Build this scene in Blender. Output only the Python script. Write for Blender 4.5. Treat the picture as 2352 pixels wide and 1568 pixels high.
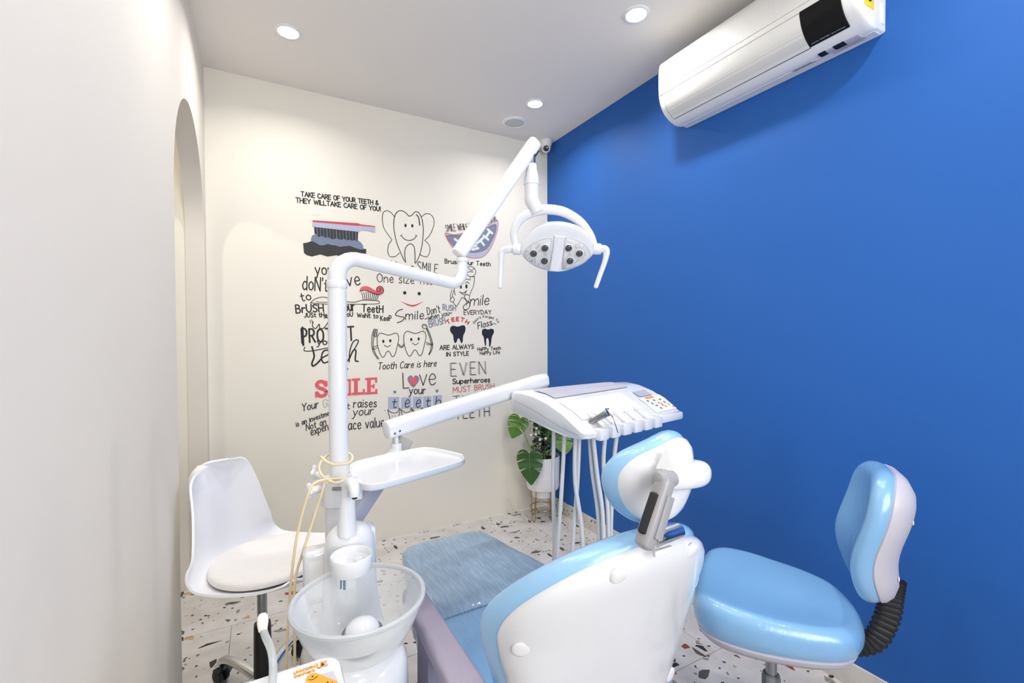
import bpy, bmesh, math, random
from mathutils import Vector, Matrix
from mathutils.geometry import tessellate_polygon

for o in list(bpy.data.objects):
    bpy.data.objects.remove(o)
SC = bpy.context.scene
COL = SC.collection
PI = math.pi
rnd = random.Random(7)

# ------------------------------------------------------------------ camera
CAM = Vector((-1.9614, -2.9899, 1.3553))
YAW, PITCH, ROLL = math.radians(28.8057), math.radians(-1.1236), math.radians(-.1627)
_f = Vector((math.sin(YAW) * math.cos(PITCH), math.cos(YAW) * math.cos(PITCH), math.sin(PITCH)))
_r0 = Vector((math.cos(YAW), -math.sin(YAW), 0))
_u0 = _r0.cross(_f)
_r = math.cos(ROLL) * _r0 + math.sin(ROLL) * _u0
_u = -math.sin(ROLL) * _r0 + math.cos(ROLL) * _u0
cam_data = bpy.data.cameras.new('camera')
cam_data.sensor_width = 36.0
cam_data.lens = 36.0 * 1045 / 2352
cam_data.clip_start = 0.01
cam = bpy.data.objects.new('camera', cam_data)
m = Matrix((_r, _u, -_f)).transposed().to_4x4()
m.translation = CAM
cam.matrix_world = m
COL.objects.link(cam)
SC.camera = cam

# ------------------------------------------------------------------ world, daylight, exposure
SC.view_settings.view_transform = 'Standard'
SC.view_settings.look = 'None'
SC.view_settings.gamma = 1.0
SC.view_settings.use_curve_mapping = False
SC.view_settings.exposure = 0.02
cy = SC.cycles                                # keep the light paths short enough for a small closed room
cy.max_bounces, cy.diffuse_bounces, cy.glossy_bounces, cy.transmission_bounces, cy.transparent_max_bounces = 7, 5, 3, 4, 8
cy.caustics_reflective = cy.caustics_refractive = False
cy.use_adaptive_sampling = True
cy.adaptive_threshold = .08
cy.use_denoising = True
world = bpy.data.worlds.new('world')
SC.world = world
world.use_nodes = True
world.node_tree.nodes['Background'].inputs[0].default_value = (0.93, 0.96, 1.0, 1)
world.node_tree.nodes['Background'].inputs[1].default_value = 1.0

ROOM_W, ROOM_H, REAR_Y = 2.2216, 2.8, -4.3
WINDOW = (-1.95, -0.25, 0.95, 2.5)           # x0, x1, z0, z1 of the window in the rear wall
DAYLIGHT_W = 65.0
dl = bpy.data.lights.new('window_daylight', 'AREA')
dl.shape = 'RECTANGLE'
dl.size, dl.size_y = WINDOW[1] - WINDOW[0], WINDOW[3] - WINDOW[2]
dl.energy = DAYLIGHT_W
dl.color = (1.0, 0.985, 0.965)
dlo = bpy.data.objects.new('window_daylight', dl)
dlo.location = ((WINDOW[0] + WINDOW[1]) / 2, REAR_Y - 0.16, (WINDOW[2] + WINDOW[3]) / 2)
dlo.rotation_euler = (PI / 2, 0, 0)          # shines towards +y, into the room
COL.objects.link(dlo)
DOWNLIGHT_W = 5.5                            # each ceiling downlight (lamp built with its fitting)

# ------------------------------------------------------------------ materials
def lin(c):
    if isinstance(c, str):
        c = tuple(int(c[i:i + 2], 16) / 255 for i in (0, 2, 4))
    return tuple(((x / 12.92) if x <= .04045 else ((x + .055) / 1.055) ** 2.4) for x in c) + (1,)

MATS = {}
def nt(name):
    mt = bpy.data.materials.new(name)
    mt.use_nodes = True
    t = mt.node_tree
    return mt, t, t.nodes['Principled BSDF'], t.nodes.new, t.links.new

def pm(name, col, rough=.4, metal=0, var=.03, vscale=12, bump=0, bscale=200, coat=0, coat_rough=.05, spec=.5, stretch=None):
    """principled material with a faint noise variation of colour and optional noise relief"""
    mt, t, b, N, L = nt(name)
    c = lin(col)
    co = N('ShaderNodeTexCoord')
    mp = N('ShaderNodeMapping')
    L(co.outputs['Object'], mp.inputs['Vector'])
    if stretch:
        mp.inputs['Scale'].default_value = stretch
    nz = N('ShaderNodeTexNoise')
    nz.inputs['Scale'].default_value = vscale
    nz.inputs['Detail'].default_value = 1
    L(mp.outputs[0], nz.inputs['Vector'])
    mix = N('ShaderNodeMix'); mix.data_type = 'RGBA'
    mix.inputs[6].default_value = tuple(max(0, x * (1 - var)) for x in c[:3]) + (1,)
    mix.inputs[7].default_value = tuple(min(1, x * (1 + var)) for x in c[:3]) + (1,)
    L(nz.outputs[0], mix.inputs[0])
    L(mix.outputs[2], b.inputs['Base Color'])
    b.inputs['Roughness'].default_value = rough
    b.inputs['Metallic'].default_value = metal
    b.inputs['Specular IOR Level'].default_value = spec
    b.inputs['Coat Weight'].default_value = coat
    b.inputs['Coat Roughness'].default_value = coat_rough
    if bump:
        n2 = N('ShaderNodeTexNoise'); n2.inputs['Scale'].default_value = bscale
        L(mp.outputs[0], n2.inputs['Vector'])
        bp = N('ShaderNodeBump'); bp.inputs['Strength'].default_value = bump; bp.inputs['Distance'].default_value = .002
        L(n2.outputs[0], bp.inputs['Height'])
        L(bp.outputs[0], b.inputs['Normal'])
    MATS[name] = mt
    return mt

def film(name, col, stretch, strength=.5, vscale=5, painted_sheen=.0):
    """vinyl under tight clear plastic film: clear coat with pulled creases"""
    mt, t, b, N, L = nt(name)
    co = N('ShaderNodeTexCoord'); mp = N('ShaderNodeMapping'); mp.inputs['Scale'].default_value = stretch[:3]
    if len(stretch) > 3:
        mp.inputs['Rotation'].default_value = (0, 0, stretch[3])
    L(co.outputs['Object'], mp.inputs['Vector'])
    nz = N('ShaderNodeTexNoise'); nz.inputs['Scale'].default_value = vscale; nz.inputs['Detail'].default_value = 6
    nz.inputs['Roughness'].default_value = .62
    L(mp.outputs[0], nz.inputs['Vector'])
    rp = N('ShaderNodeValToRGB'); rp.color_ramp.elements[0].position = .42; rp.color_ramp.elements[1].position = .68
    L(nz.outputs[0], rp.inputs[0])
    bp = N('ShaderNodeBump'); bp.inputs['Strength'].default_value = strength; bp.inputs['Distance'].default_value = .004
    L(rp.outputs[0], bp.inputs['Height'])
    L(bp.outputs[0], b.inputs['Coat Normal'])
    b.inputs['Base Color'].default_value = lin(col)
    if painted_sheen:  # whitish reflections of the film, painted into the base colour along the creases
        mix = N('ShaderNodeMix'); mix.data_type = 'RGBA'
        c = lin(col)
        mix.inputs[6].default_value = tuple(x * (1 - .35 * painted_sheen) for x in c[:3]) + (1,)
        mix.inputs[7].default_value = tuple(min(1, x + painted_sheen * .16) for x in c[:3]) + (1,)
        L(rp.outputs[0], mix.inputs[0])
        L(mix.outputs[2], b.inputs['Base Color'])
    b.inputs['Roughness'].default_value = .42
    b.inputs['Coat Weight'].default_value = 1.0
    b.inputs['Coat Roughness'].default_value = .07
    b.inputs['Coat IOR'].default_value = 1.6
    MATS[name] = mt
    return mt

def clear(name, col, alpha, rough=.08):
    """thin clear or frosted plastic / glass: partly lets light through, partly reflects"""
    mt, t, b, N, L = nt(name)
    b.inputs['Base Color'].default_value = lin(col)
    b.inputs['Roughness'].default_value = rough
    tr = N('ShaderNodeBsdfTransparent')
    nz = N('ShaderNodeTexNoise'); nz.inputs['Scale'].default_value = 9
    mr = N('ShaderNodeMapRange'); mr.inputs['To Min'].default_value = max(0, alpha - .008); mr.inputs['To Max'].default_value = min(1, alpha + .008)
    L(nz.outputs[0], mr.inputs['Value'])
    fr = N('ShaderNodeFresnel'); fr.inputs['IOR'].default_value = 1.3
    ad = N('ShaderNodeMath'); ad.operation = 'ADD'; ad.use_clamp = True
    L(mr.outputs[0], ad.inputs[0]); L(fr.outputs[0], ad.inputs[1])
    mx = N('ShaderNodeMixShader')
    L(ad.outputs[0], mx.inputs[0]); L(tr.outputs[0], mx.inputs[1]); L(b.outputs[0], mx.inputs[2])
    L(mx.outputs[0], t.nodes['Material Output'].inputs['Surface'])
    MATS[name] = mt
    return mt

def emit(name, col, s):
    mt, t, b, N, L = nt(name)
    b.inputs['Base Color'].default_value = lin(col)
    b.inputs['Emission Color'].default_value = lin(col)
    b.inputs['Emission Strength'].default_value = s
    MATS[name] = mt
    return mt

def terrazzo(name):
    mt, t, b, N, L = nt(name)
    ge = N('ShaderNodeNewGeometry')
    nzw = N('ShaderNodeTexNoise'); nzw.inputs['Scale'].default_value = 6
    L(ge.outputs['Position'], nzw.inputs['Vector'])
    base = N('ShaderNodeValToRGB')
    base.color_ramp.elements[0].position = .3; base.color_ramp.elements[0].color = lin('c4c0bb')
    base.color_ramp.elements[1].position = .75; base.color_ramp.elements[1].color = lin('dcd8d4')
    nz2 = N('ShaderNodeTexNoise'); nz2.inputs['Scale'].default_value = 9; nz2.inputs['Detail'].default_value = 8
    L(ge.outputs['Position'], nz2.inputs['Vector']); L(nz2.outputs[0], base.inputs[0])
    cur = base.outputs[0]
    def layer(cur, scale, thr, edge, squash, off, rot):
        mp = N('ShaderNodeMapping'); mp.inputs['Location'].default_value = off
        mp.inputs['Rotation'].default_value = (0, 0, rot)
        mp.inputs['Scale'].default_value = squash
        L(ge.outputs['Position'], mp.inputs['Vector'])
        v = N('ShaderNodeTexVoronoi'); v.inputs['Scale'].default_value = scale
        L(mp.outputs[0], v.inputs['Vector'])
        e = N('ShaderNodeTexVoronoi'); e.feature = 'DISTANCE_TO_EDGE'; e.inputs['Scale'].default_value = scale
        L(mp.outputs[0], e.inputs['Vector'])
        sp = N('ShaderNodeSeparateColor'); L(v.outputs['Color'], sp.inputs[0])
        g = N('ShaderNodeMath'); g.operation = 'GREATER_THAN'; g.inputs[1].default_value = thr
        L(sp.outputs[0], g.inputs[0])
        g2 = N('ShaderNodeMath'); g2.operation = 'GREATER_THAN'; g2.inputs[1].default_value = edge
        L(e.outputs['Distance'], g2.inputs[0])
        mu = N('ShaderNodeMath'); mu.operation = 'MULTIPLY'
        L(g.outputs[0], mu.inputs[0]); L(g2.outputs[0], mu.inputs[1])
        cr = N('ShaderNodeValToRGB'); cr.color_ramp.interpolation = 'CONSTANT'
        els = [(0, '3a3735'), (.24, '5a5650'), (.42, '2b2a2b'), (.58, '8b8884'), (.76, '8a4a36'), (.81, 'c0a07c'), (.89, '5f5a4c'), (.97, '9c5a45')]
        cr.color_ramp.elements[0].position = 0; cr.color_ramp.elements[0].color = lin(els[0][1])
        cr.color_ramp.elements[1].position = els[1][0]; cr.color_ramp.elements[1].color = lin(els[1][1])
        for p, c in els[2:]:
            k = cr.color_ramp.elements.new(p); k.color = lin(c)
        L(sp.outputs[1], cr.inputs[0])
        ng = N('ShaderNodeTexNoise'); ng.inputs['Scale'].default_value = 130; L(ge.outputs['Position'], ng.inputs['Vector'])
        vm = N('ShaderNodeMix'); vm.data_type = 'RGBA'; vm.blend_type = 'SOFT_LIGHT'; vm.inputs[0].default_value = .7
        L(cr.outputs[0], vm.inputs[6]); L(ng.outputs['Fac'], vm.inputs[7])
        mx = N('ShaderNodeMix'); mx.data_type = 'RGBA'
        L(mu.outputs[0], mx.inputs[0]); L(cur, mx.inputs[6]); L(vm.outputs[2], mx.inputs[7])
        return mx.outputs[2]
    cur = layer(cur, 78, .962, .06, (1, 1, 1), (3, 1, 0), .3)
    cur = layer(cur, 26, .968, .05, (1.5, .8, 1), (0, 0, .2), .5)
    cur = layer(cur, 22, .974, .05, (.8, 1.6, 1), (7, 2, .4), .2)
    L(cur, b.inputs['Base Color'])
    b.inputs['Roughness'].default_value = .38
    MATS[name] = mt

def dotted(name, col, hole, scale, rough=.45):
    """fine perforation as a dot pattern with relief"""
    mt, t, b, N, L = nt(name)
    co = N('ShaderNodeTexCoord')
    v = N('ShaderNodeTexVoronoi'); v.inputs['Scale'].default_value = scale; v.inputs['Randomness'].default_value = 0
    L(co.outputs['UV'], v.inputs['Vector'])
    g = N('ShaderNodeMath'); g.operation = 'LESS_THAN'; g.inputs[1].default_value = .26
    L(v.outputs['Distance'], g.inputs[0])
    mx = N('ShaderNodeMix'); mx.data_type = 'RGBA'
    mx.inputs[6].default_value = lin(col); mx.inputs[7].default_value = lin(hole)
    L(g.outputs[0], mx.inputs[0]); L(mx.outputs[2], b.inputs['Base Color'])
    b.inputs['Roughness'].default_value = rough
    MATS[name] = mt

pm('wall_cream', 'ece7da', .75, var=.012, vscale=3)
pm('wall_white', 'e2dbd0', .75, var=.012, vscale=3)
pm('wall_blue', '2560b0', .6, spec=.3, var=.02, vscale=3)
pm('ceiling_paint', 'ebe6df', .85, var=.01, vscale=3)
terrazzo('terrazzo')
pm('joint_grout', 'a8a49e', .7)
pm('gloss_white', 'e0e2e6', .16, var=.008, coat=.4)
pm('satin_white', 'e8e8ea', .3, var=.008)
pm('matte_white', 'ecebea', .5, var=.01)
pm('shell_white', 'eeeef0', .35, var=.008)
pm('fabric_white', 'e9e5e1', .85, var=.03, vscale=60, bump=.4, bscale=500)
pm('ac_white', 'ececea', .38, var=.01)
pm('ac_under', 'e3e3e6', .45, var=.01)
dotted('ac_perforated', 'e2e2df', 'c6c7c6', 240)
dotted('speaker_mesh', 'c9cbc8', 'a5a8a4', 300)
pm('black_gloss', '08080b', .07, var=.0, coat=1)
pm('display_black', '060608', .35, var=.2, vscale=30, spec=.25)
pm('black_plastic', '161618', .38, var=.05)
pm('black_rubber', '1c1c1e', .55, var=.05)
pm('chrome', 'd8dadd', .06, 1, var=.0)
pm('steel', '9a9da0', .24, 1, var=.05, vscale=30)
pm('brass', 'a98e5a', .32, 1, var=.05, vscale=30)
pm('grey_plastic', '9a9a9d', .36, var=.03)
pm('mauve_grey', '9c94a4', .5, var=.05, vscale=9, bump=.25, bscale=400)
pm('pale_grey', 'bfbcc6', .38, var=.02)
pm('hose_grey', 'd5d6d6', .42, var=.02)
pm('cable_cream', 'e6d3ad', .5, var=.08, vscale=40)
pm('paint_black', '232324', .7, var=.12, vscale=60)
pm('paint_navy', '161a2c', .7, var=.1, vscale=60)
pm('paint_red', 'cf4a50', .7, var=.06, vscale=60)
pm('paint_coral', 'e4636b', .7, var=.05, vscale=60)
pm('paint_slate', '76859c', .7, var=.06, vscale=60)
pm('paint_lavender', 'b4bad0', .7, var=.04, vscale=60)
pm('paint_dark', '3a3739', .75, var=.12, vscale=120)
pm('paint_grey', '8d8f95', .7, var=.06, vscale=60)
pm('paint_white', 'e6e4df', .7, var=.02)
pm('orange', 'f0a018', .4, var=.04)
pm('label_yellow', 'e8d21a', .4, var=.03)
pm('key_slate', '6d7480', .4); pm('key_orange', 'e2913c', .4); pm('screen_grey', 'aeb1c0', .25, var=.05, vscale=30)
pm('leaf_green', '2d5a24', .35, var=.25, vscale=14, coat=.3, coat_rough=.2)
pm('leaf_light', '4f7d24', .38, var=.25, vscale=14, coat=.3, coat_rough=.2)
pm('leaf_dark', '2a3520', .4, var=.3, vscale=40)
pm('stem_green', '6f8f3e', .5, var=.15)
pm('petal', 'f2f0e4', .6, var=.04); pm('pollen', 'd8b53a', .6)
pm('soil', '2b231c', .9, var=.3, vscale=60, bump=.8, bscale=120)
film('vinyl_blue', '8fc0e6', (7, 7, 20, .3), .16)
film('vinyl_stool', '7fb2dd', (6, 20, 4, .4), .14)
film('vinyl_legrest', '86a8c6', (20, 1.6, 3, .25), .8, 9, painted_sheen=.5)  # the film's pale reflections are part of this colour
film('vinyl_seat', '74a9d6', (12, 1.4, 3), .6, 7)
clear('bowl_glass', 'eef1f3', .26, .08)
clear('rim_glass', 'dde1e4', .50, .04)
clear('clear_plastic', 'c9d0d4', .22, .05)
clear('tube_clear', 'dfe3e3', .42, .08)
clear('pane_glass', 'eef2f4', .02, .02)
clear('smoke_plastic', 'b3b6b3', .5, .1)
clear('lamp_cover', 'e6e9f0', .04, .03)
emit('lamp_glow', 'ffffff', 14.0)

# ------------------------------------------------------------------ object helpers
WM = {}                                       # world matrix of every object made here
def wm(o):
    return WM.get(o.name, Matrix())

def tag(o, label=None, cat=None, group=None, kind=None):
    if label: o['label'] = label
    if cat: o['category'] = cat
    if group: o['group'] = group
    if kind: o['kind'] = kind
    return o

def root(name, loc, rz=0, label=None, cat=None, group=None):
    o = bpy.data.objects.new(name, None)
    o.empty_display_size = .05
    COL.objects.link(o)
    o.location = loc; o.rotation_euler = (0, 0, rz)
    WM[o.name] = Matrix.Translation(Vector(loc)) @ Matrix.Rotation(rz, 4, 'Z')
    return tag(o, label, cat, group)

def put(name, geo, mat, parent=None, sharp=40, uv=None, label=None):
    """geo = (verts, faces) in world coordinates; linked as one mesh, in the frame of its parent"""
    vs, fs = geo
    M = wm(parent) if parent else Matrix()
    inv = M.inverted()
    vs = [inv @ Vector(v) for v in vs]
    if not parent:                            # a thing that is one mesh has its origin at its base
        lo = [min(v[i] for v in vs) for i in range(3)]; hi = [max(v[i] for v in vs) for i in range(3)]
        org = Vector(((lo[0] + hi[0]) / 2, (lo[1] + hi[1]) / 2, lo[2]))
        vs = [v - org for v in vs]
    me = bpy.data.meshes.new(name)
    me.from_pydata([tuple(v) for v in vs], [], fs)
    bm = bmesh.new(); bm.from_mesh(me)
    bmesh.ops.remove_doubles(bm, verts=bm.verts, dist=1e-6)
    bmesh.ops.recalc_face_normals(bm, faces=bm.faces)
    bm.to_mesh(me); bm.free()
    if sharp:
        me.shade_smooth()
        me.set_sharp_from_angle(angle=math.radians(sharp))
    if mat: me.materials.append(MATS[mat])
    o = bpy.data.objects.new(name, me)
    COL.objects.link(o)
    if parent:
        o.parent = parent
        WM[o.name] = M
    else:
        o.location = org
        WM[o.name] = Matrix.Translation(org)
    if uv:                                    # uv(world vertex) -> (u, v)
        lay = me.uv_layers.new(name='UVMap')
        W = WM[o.name]
        for lp in me.loops:
            lay.data[lp.index].uv = uv(W @ me.vertices[lp.vertex_index].co)
    if label: o['label'] = label
    return o

def join(*gs):
    V, F = [], []
    for v, f in gs:
        n = len(V); V += list(v); F += [tuple(i + n for i in q) for q in f]
    return V, F

def xf(geo, M):
    return [M @ Vector(v) for v in geo[0]], geo[1]

def frame(o, x, y, z):
    M = Matrix((Vector(x), Vector(y), Vector(z))).transposed().to_4x4()
    M.translation = Vector(o)
    return M

def catmull(pts, n=6, closed=False):
    pts = [Vector(p) for p in pts]
    out = []
    N_ = len(pts)
    rng = range(N_ if closed else N_ - 1)
    for i in rng:
        if closed:
            a, b, c, d = pts[i - 1], pts[i], pts[(i + 1) % N_], pts[(i + 2) % N_]
        else:
            b, c = pts[i], pts[i + 1]
            a = pts[i - 1] if i else b + (b - c)
            d = pts[i + 2] if i + 2 < N_ else c + (c - b)
        for k in range(n):
            t = k / n
            out.append(.5 * ((2 * b) + (c - a) * t + (2 * a - 5 * b + 4 * c - d) * t * t + (3 * b - a - 3 * c + d) * t ** 3))
    if not closed: out.append(pts[-1])
    return out

def circle(r, n=20, ry=None):
    ry = r if ry is None else ry
    return [(r * math.cos(2 * PI * i / n), ry * math.sin(2 * PI * i / n)) for i in range(n)]

def rrect(w, h, r, n=5):
    out = []
    for cx, cy, a0 in ((w / 2 - r, h / 2 - r, 0), (-w / 2 + r, h / 2 - r, PI / 2), (-w / 2 + r, -h / 2 + r, PI), (w / 2 - r, -h / 2 + r, 1.5 * PI)):
        for k in range(n + 1):
            a = a0 + PI / 2 * k / n
            out.append((cx + r * math.cos(a), cy + r * math.sin(a)))
    return out

def loft(secs, cap=True, closed=True):
    V, F = [], []
    n = len(secs[0])
    for s in secs: V += [Vector(p) for p in s]
    for i in range(len(secs) - 1):
        for j in range(n if closed else n - 1):
            a = i * n + j; b = i * n + (j + 1) % n
            F.append((a, b, b + n, a + n))
    if cap:
        F.append(tuple(range(n))[::-1]); F.append(tuple((len(secs) - 1) * n + j for j in range(n)))
    return V, F

def sweep(path, sec, up=(0, 0, 1), scale=None, n=1, round_ends=0):
    """a section (list of (side, up)) swept along a path; scale per path point"""
    P = [Vector(p) for p in path]
    sc = scale if scale else [1] * len(P)
    if n > 1:
        S4 = catmull([(s, 0, 0) for s in sc], n); P = catmull(P, n); sc = [s.x for s in S4]
    T = []
    for i in range(len(P)):
        T.append((P[min(i + 1, len(P) - 1)] - P[max(i - 1, 0)]).normalized())
    upv = Vector(up)
    if abs(T[0].dot(upv)) > .98: upv = Vector((0, 1, 0)) if abs(T[0].y) < .9 else Vector((1, 0, 0))
    sd = T[0].cross(upv).normalized()
    secs = []
    for i, p in enumerate(P):
        sd = (sd - T[i] * sd.dot(T[i])).normalized()
        uu = sd.cross(T[i]).normalized()
        secs.append((p, sd.copy(), uu, sc[i], T[i]))
    rings = []
    if round_ends:
        p, s, w, k, t = secs[0]
        for a in (0.08, .35, .65, .88):
            rings.append((p - t * round_ends * (1 - a), s, w, k * math.sqrt(max(0, 1 - (1 - a) ** 2)), t))
    rings += secs
    if round_ends:
        p, s, w, k, t = secs[-1]
        for a in (.88, .65, .35, .08):
            rings.append((p + t * round_ends * (1 - a), s, w, k * math.sqrt(max(0, 1 - (1 - a) ** 2)), t))
    return loft([[p + s * (a * k) + w * (b * k) for a, b in sec] for p, s, w, k, t in rings])

def tube(path, r, seg=16, n=6, round_ends=0):
    rs = r if isinstance(r, (list, tuple)) else None
    return sweep(path, circle(1, seg), scale=list(rs) if rs else [r] * len(path), n=n, round_ends=round_ends)

def lathe(prof, c=(0, 0, 0), seg=40, M=None):
    """profile [(r, z)] turned about the z axis through c (or in the frame M)"""
    V, F = [], []
    idx = []
    for r, z in prof:
        if r < 1e-6:
            idx.append([len(V)]); V.append(Vector((0, 0, z)))
        else:
            idx.append(list(range(len(V), len(V) + seg)))
            V += [Vector((r * math.cos(2 * PI * k / seg), r * math.sin(2 * PI * k / seg), z)) for k in range(seg)]
    for a, b in zip(idx, idx[1:]):
        for k in range(seg):
            k2 = (k + 1) % seg
            q = [a[k % len(a)], a[k2 % len(a)], b[k2 % len(b)], b[k % len(b)]]
            q2 = []
            for i in q:
                if i not in q2: q2.append(i)
            if len(q2) > 2: F.append(tuple(q2))
    M = M if M is not None else Matrix.Translation(Vector(c))
    return [M @ v for v in V], F

def rbox(c, s, r=.01, seg=3, M=None):
    bm = bmesh.new()
    bmesh.ops.create_cube(bm, size=1)
    for v in bm.verts: v.co = Vector((v.co.x * s[0], v.co.y * s[1], v.co.z * s[2]))
    if r > 0:
        bmesh.ops.bevel(bm, geom=list(bm.edges), offset=r, segments=seg, profile=.5, affect='EDGES')
    bm.verts.ensure_lookup_table()
    V = [v.co + Vector(c) for v in bm.verts]
    F = [tuple(v.index for v in f.verts) for f in bm.faces]
    bm.free()
    if M is not None: V = [M @ v for v in V]
    return V, F

def inset(loop, d):
    n = len(loop); out = []
    area = sum(loop[i][0] * loop[(i + 1) % n][1] - loop[(i + 1) % n][0] * loop[i][1] for i in range(n))
    sg = 1 if area > 0 else -1
    for i in range(n):
        a, b, c = loop[i - 1], loop[i], loop[(i + 1) % n]
        t = Vector((c[0] - a[0], c[1] - a[1])); t.normalize()
        out.append((b[0] - sg * t.y * d, b[1] + sg * t.x * d))
    return out

def slab(outline, levels, place, rings=(.8, .6, .4, .2)):
    """closed soft body: outline (u, v); levels [(inset, w)] from one face to the other; place(u, v, w) -> world"""
    n = len(outline)
    V, F = [], []
    loops = [(inset(outline, d), w) for d, w in levels]
    for lp, w in loops: V += [place(u, v, w) for u, v in lp]
    for i in range(len(loops) - 1):
        for j in range(n):
            a = i * n + j; b = i * n + (j + 1) % n
            F.append((a, b, b + n, a + n))
    for (lp, w), base in ((loops[0], 0), (loops[-1], (len(loops) - 1) * n)):
        cu = sum(p[0] for p in lp) / n; cv = sum(p[1] for p in lp) / n
        prev = list(range(base, base + n))
        for s in rings:
            k0 = len(V)
            V += [place(cu + (u - cu) * s, cv + (v - cv) * s, w) for u, v in lp]
            cur = list(range(k0, k0 + n))
            for j in range(n):
                F.append((prev[j], prev[(j + 1) % n], cur[(j + 1) % n], cur[j]))
            prev = cur
        c0 = len(V); V.append(place(cu, cv, w))
        for j in range(n): F.append((prev[j], prev[(j + 1) % n], c0))
    return V, F

def soft(r, th, k=6):
    """levels of a slab with fully rounded edges: radius r, thickness th, from w=0 to w=th"""
    out = []
    for i in range(k + 1):
        a = PI / 2 * i / k
        out.append((r * (1 - math.sin(a)), r * (1 - math.cos(a))))
    for i in range(k, -1, -1):
        a = PI / 2 * i / k
        out.append((r * (1 - math.sin(a)), th - r * (1 - math.cos(a))))
    return out

def flat(polys, place, th=0):
    """filled polygons [(u, v)...] tessellated in a plane"""
    V, F = [], []
    for poly in polys:
        n0 = len(V)
        V += [place(u, v) for u, v in poly]
        tr = tessellate_polygon([[Vector((u, v, 0)) for u, v in poly]])
        F += [tuple(n0 + i for i in t) for t in tr]
    return V, F

def grid(fn, nu, nv):
    V = [fn(i / nu, j / nv) for j in range(nv + 1) for i in range(nu + 1)]
    F = [(j * (nu + 1) + i, j * (nu + 1) + i + 1, (j + 1) * (nu + 1) + i + 1, (j + 1) * (nu + 1) + i) for j in range(nv) for i in range(nu)]
    return V, F

def solid(geo, d):
    """give a sheet its thickness (displace along vertex normals) and close its rim"""
    bm = bmesh.new()
    vs = [bm.verts.new(v) for v in geo[0]]
    for f in geo[1]:
        try: bm.faces.new([vs[i] for i in f])
        except ValueError: pass
    bmesh.ops.recalc_face_normals(bm, faces=bm.faces)
    bmesh.ops.solidify(bm, geom=list(bm.faces), thickness=d)
    bm.verts.index_update()
    V = [v.co.copy() for v in bm.verts]; F = [tuple(v.index for v in f.verts) for f in bm.faces]
    bm.free()
    return V, F

# ------------------------------------------------------------------ the room
def quadbox(x0, x1, y0, y1, z0, z1):
    V = [(x, y, z) for x in (x0, x1) for y in (y0, y1) for z in (z0, z1)]
    F = [(0, 1, 3, 2), (4, 6, 7, 5), (0, 4, 5, 1), (2, 3, 7, 6), (0, 2, 6, 4), (1, 5, 7, 3)]
    return V, F

def struct(name, geo, mat, label=None, parent=None):
    o = put(name, geo, mat, parent, sharp=30)
    if not parent: tag(o, label, None, kind='structure')
    return o

PX0 = -3.5                                       # far side of the passage beyond the arch
floor = struct('floor', quadbox(PX0, 0, REAR_Y, 0, -.08, -.004), 'joint_grout', 'pale terrazzo tiled floor with dark, brown and red stone chips')
TX, TY = 1.2, .6
y = -1.733 + 3 * TY
rows = []
while y > REAR_Y:
    rows.append((max(y - TY, REAR_Y), min(y, 0))); y -= TY
for y0, y1 in rows:
    x = 0
    k = rows.index((y0, y1)) % 2
    xs = [0.0]
    xx = -.3 - .6 * k
    while xx > PX0:
        xs.append(xx); xx -= TX
    xs.append(PX0)
    for xa, xb in zip(xs, xs[1:]):
        if xa - xb < .02 or y1 - y0 < .02: continue
        g = .0012
        put('tile', rbox(((xa + xb) / 2, (y0 + y1) / 2, -.003), (xa - xb - 2 * g, y1 - y0 - 2 * g, .006), .0007, 1), 'terrazzo', floor, sharp=30)

struct('ceiling', quadbox(PX0, .1, REAR_Y - .1, .1, ROOM_H, ROOM_H + .1), 'ceiling_paint', 'plain pale grey painted ceiling over the treatment room')
struct('wall_back', quadbox(-ROOM_W, .1, 0, .1, 0, ROOM_H), 'wall_cream', 'cream end wall covered with hand painted tooth slogans and drawings')
struct('wall_right', quadbox(0, .1, REAR_Y, 0, 0, ROOM_H), 'wall_blue', 'plain saturated blue wall behind the air conditioner')
base = root('baseboard_right', (0, -2.1, 0)); tag(base, 'low terrazzo skirting along the foot of the blue wall', None, kind='structure')
yy = 0
while yy > REAR_Y:
    y1 = max(yy - 1.2, REAR_Y)
    put('skirting_piece', rbox((-.005, (yy + y1) / 2, .0465), (.0098, yy - y1 - .0016, .093), .0012, 1), 'terrazzo', base, sharp=30)
    yy = y1

AR_Y0, AR_Y1, AR_T = -1.042, -.088, .083          # arched opening in the left wall
ac_, ar_ = (AR_Y0 + AR_Y1) / 2, (AR_Y1 - AR_Y0) / 2
AR_SPRING = 1.855
arch = [(AR_Y0, 0)] + [(ac_ - ar_ * math.cos(PI * k / 40), AR_SPRING + ar_ * math.sin(PI * k / 40)) for k in range(41)] + [(AR_Y1, 0)]
outl = [(REAR_Y, 0)] + arch + [(0, 0), (0, ROOM_H), (REAR_Y, ROOM_H)]
def left_wall():
    V, F = [], []
    n = len(outl)
    for x in (-ROOM_W, -ROOM_W - AR_T): V += [(x, a, b) for a, b in outl]
    tr = tessellate_polygon([[Vector((a, b, 0)) for a, b in outl]])
    F += [tuple(t) for t in tr] + [tuple(n + i for i in t) for t in tr]
    F += [(i, (i + 1) % n, n + (i + 1) % n, n + i) for i in range(n)]
    return V, F
struct('wall_left', left_wall(), 'wall_white', 'smooth off-white wall with a round arched opening')
xw = -ROOM_W - AR_T
struct('wall_passage_end', quadbox(PX0, xw, -.083, .1, 0, ROOM_H), 'wall_cream', 'cream wall seen through the arched opening')
struct('wall_passage_side', quadbox(PX0 - .1, PX0, REAR_Y, .1, 0, ROOM_H), 'wall_cream', 'far wall of the passage beyond the arch')

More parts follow.
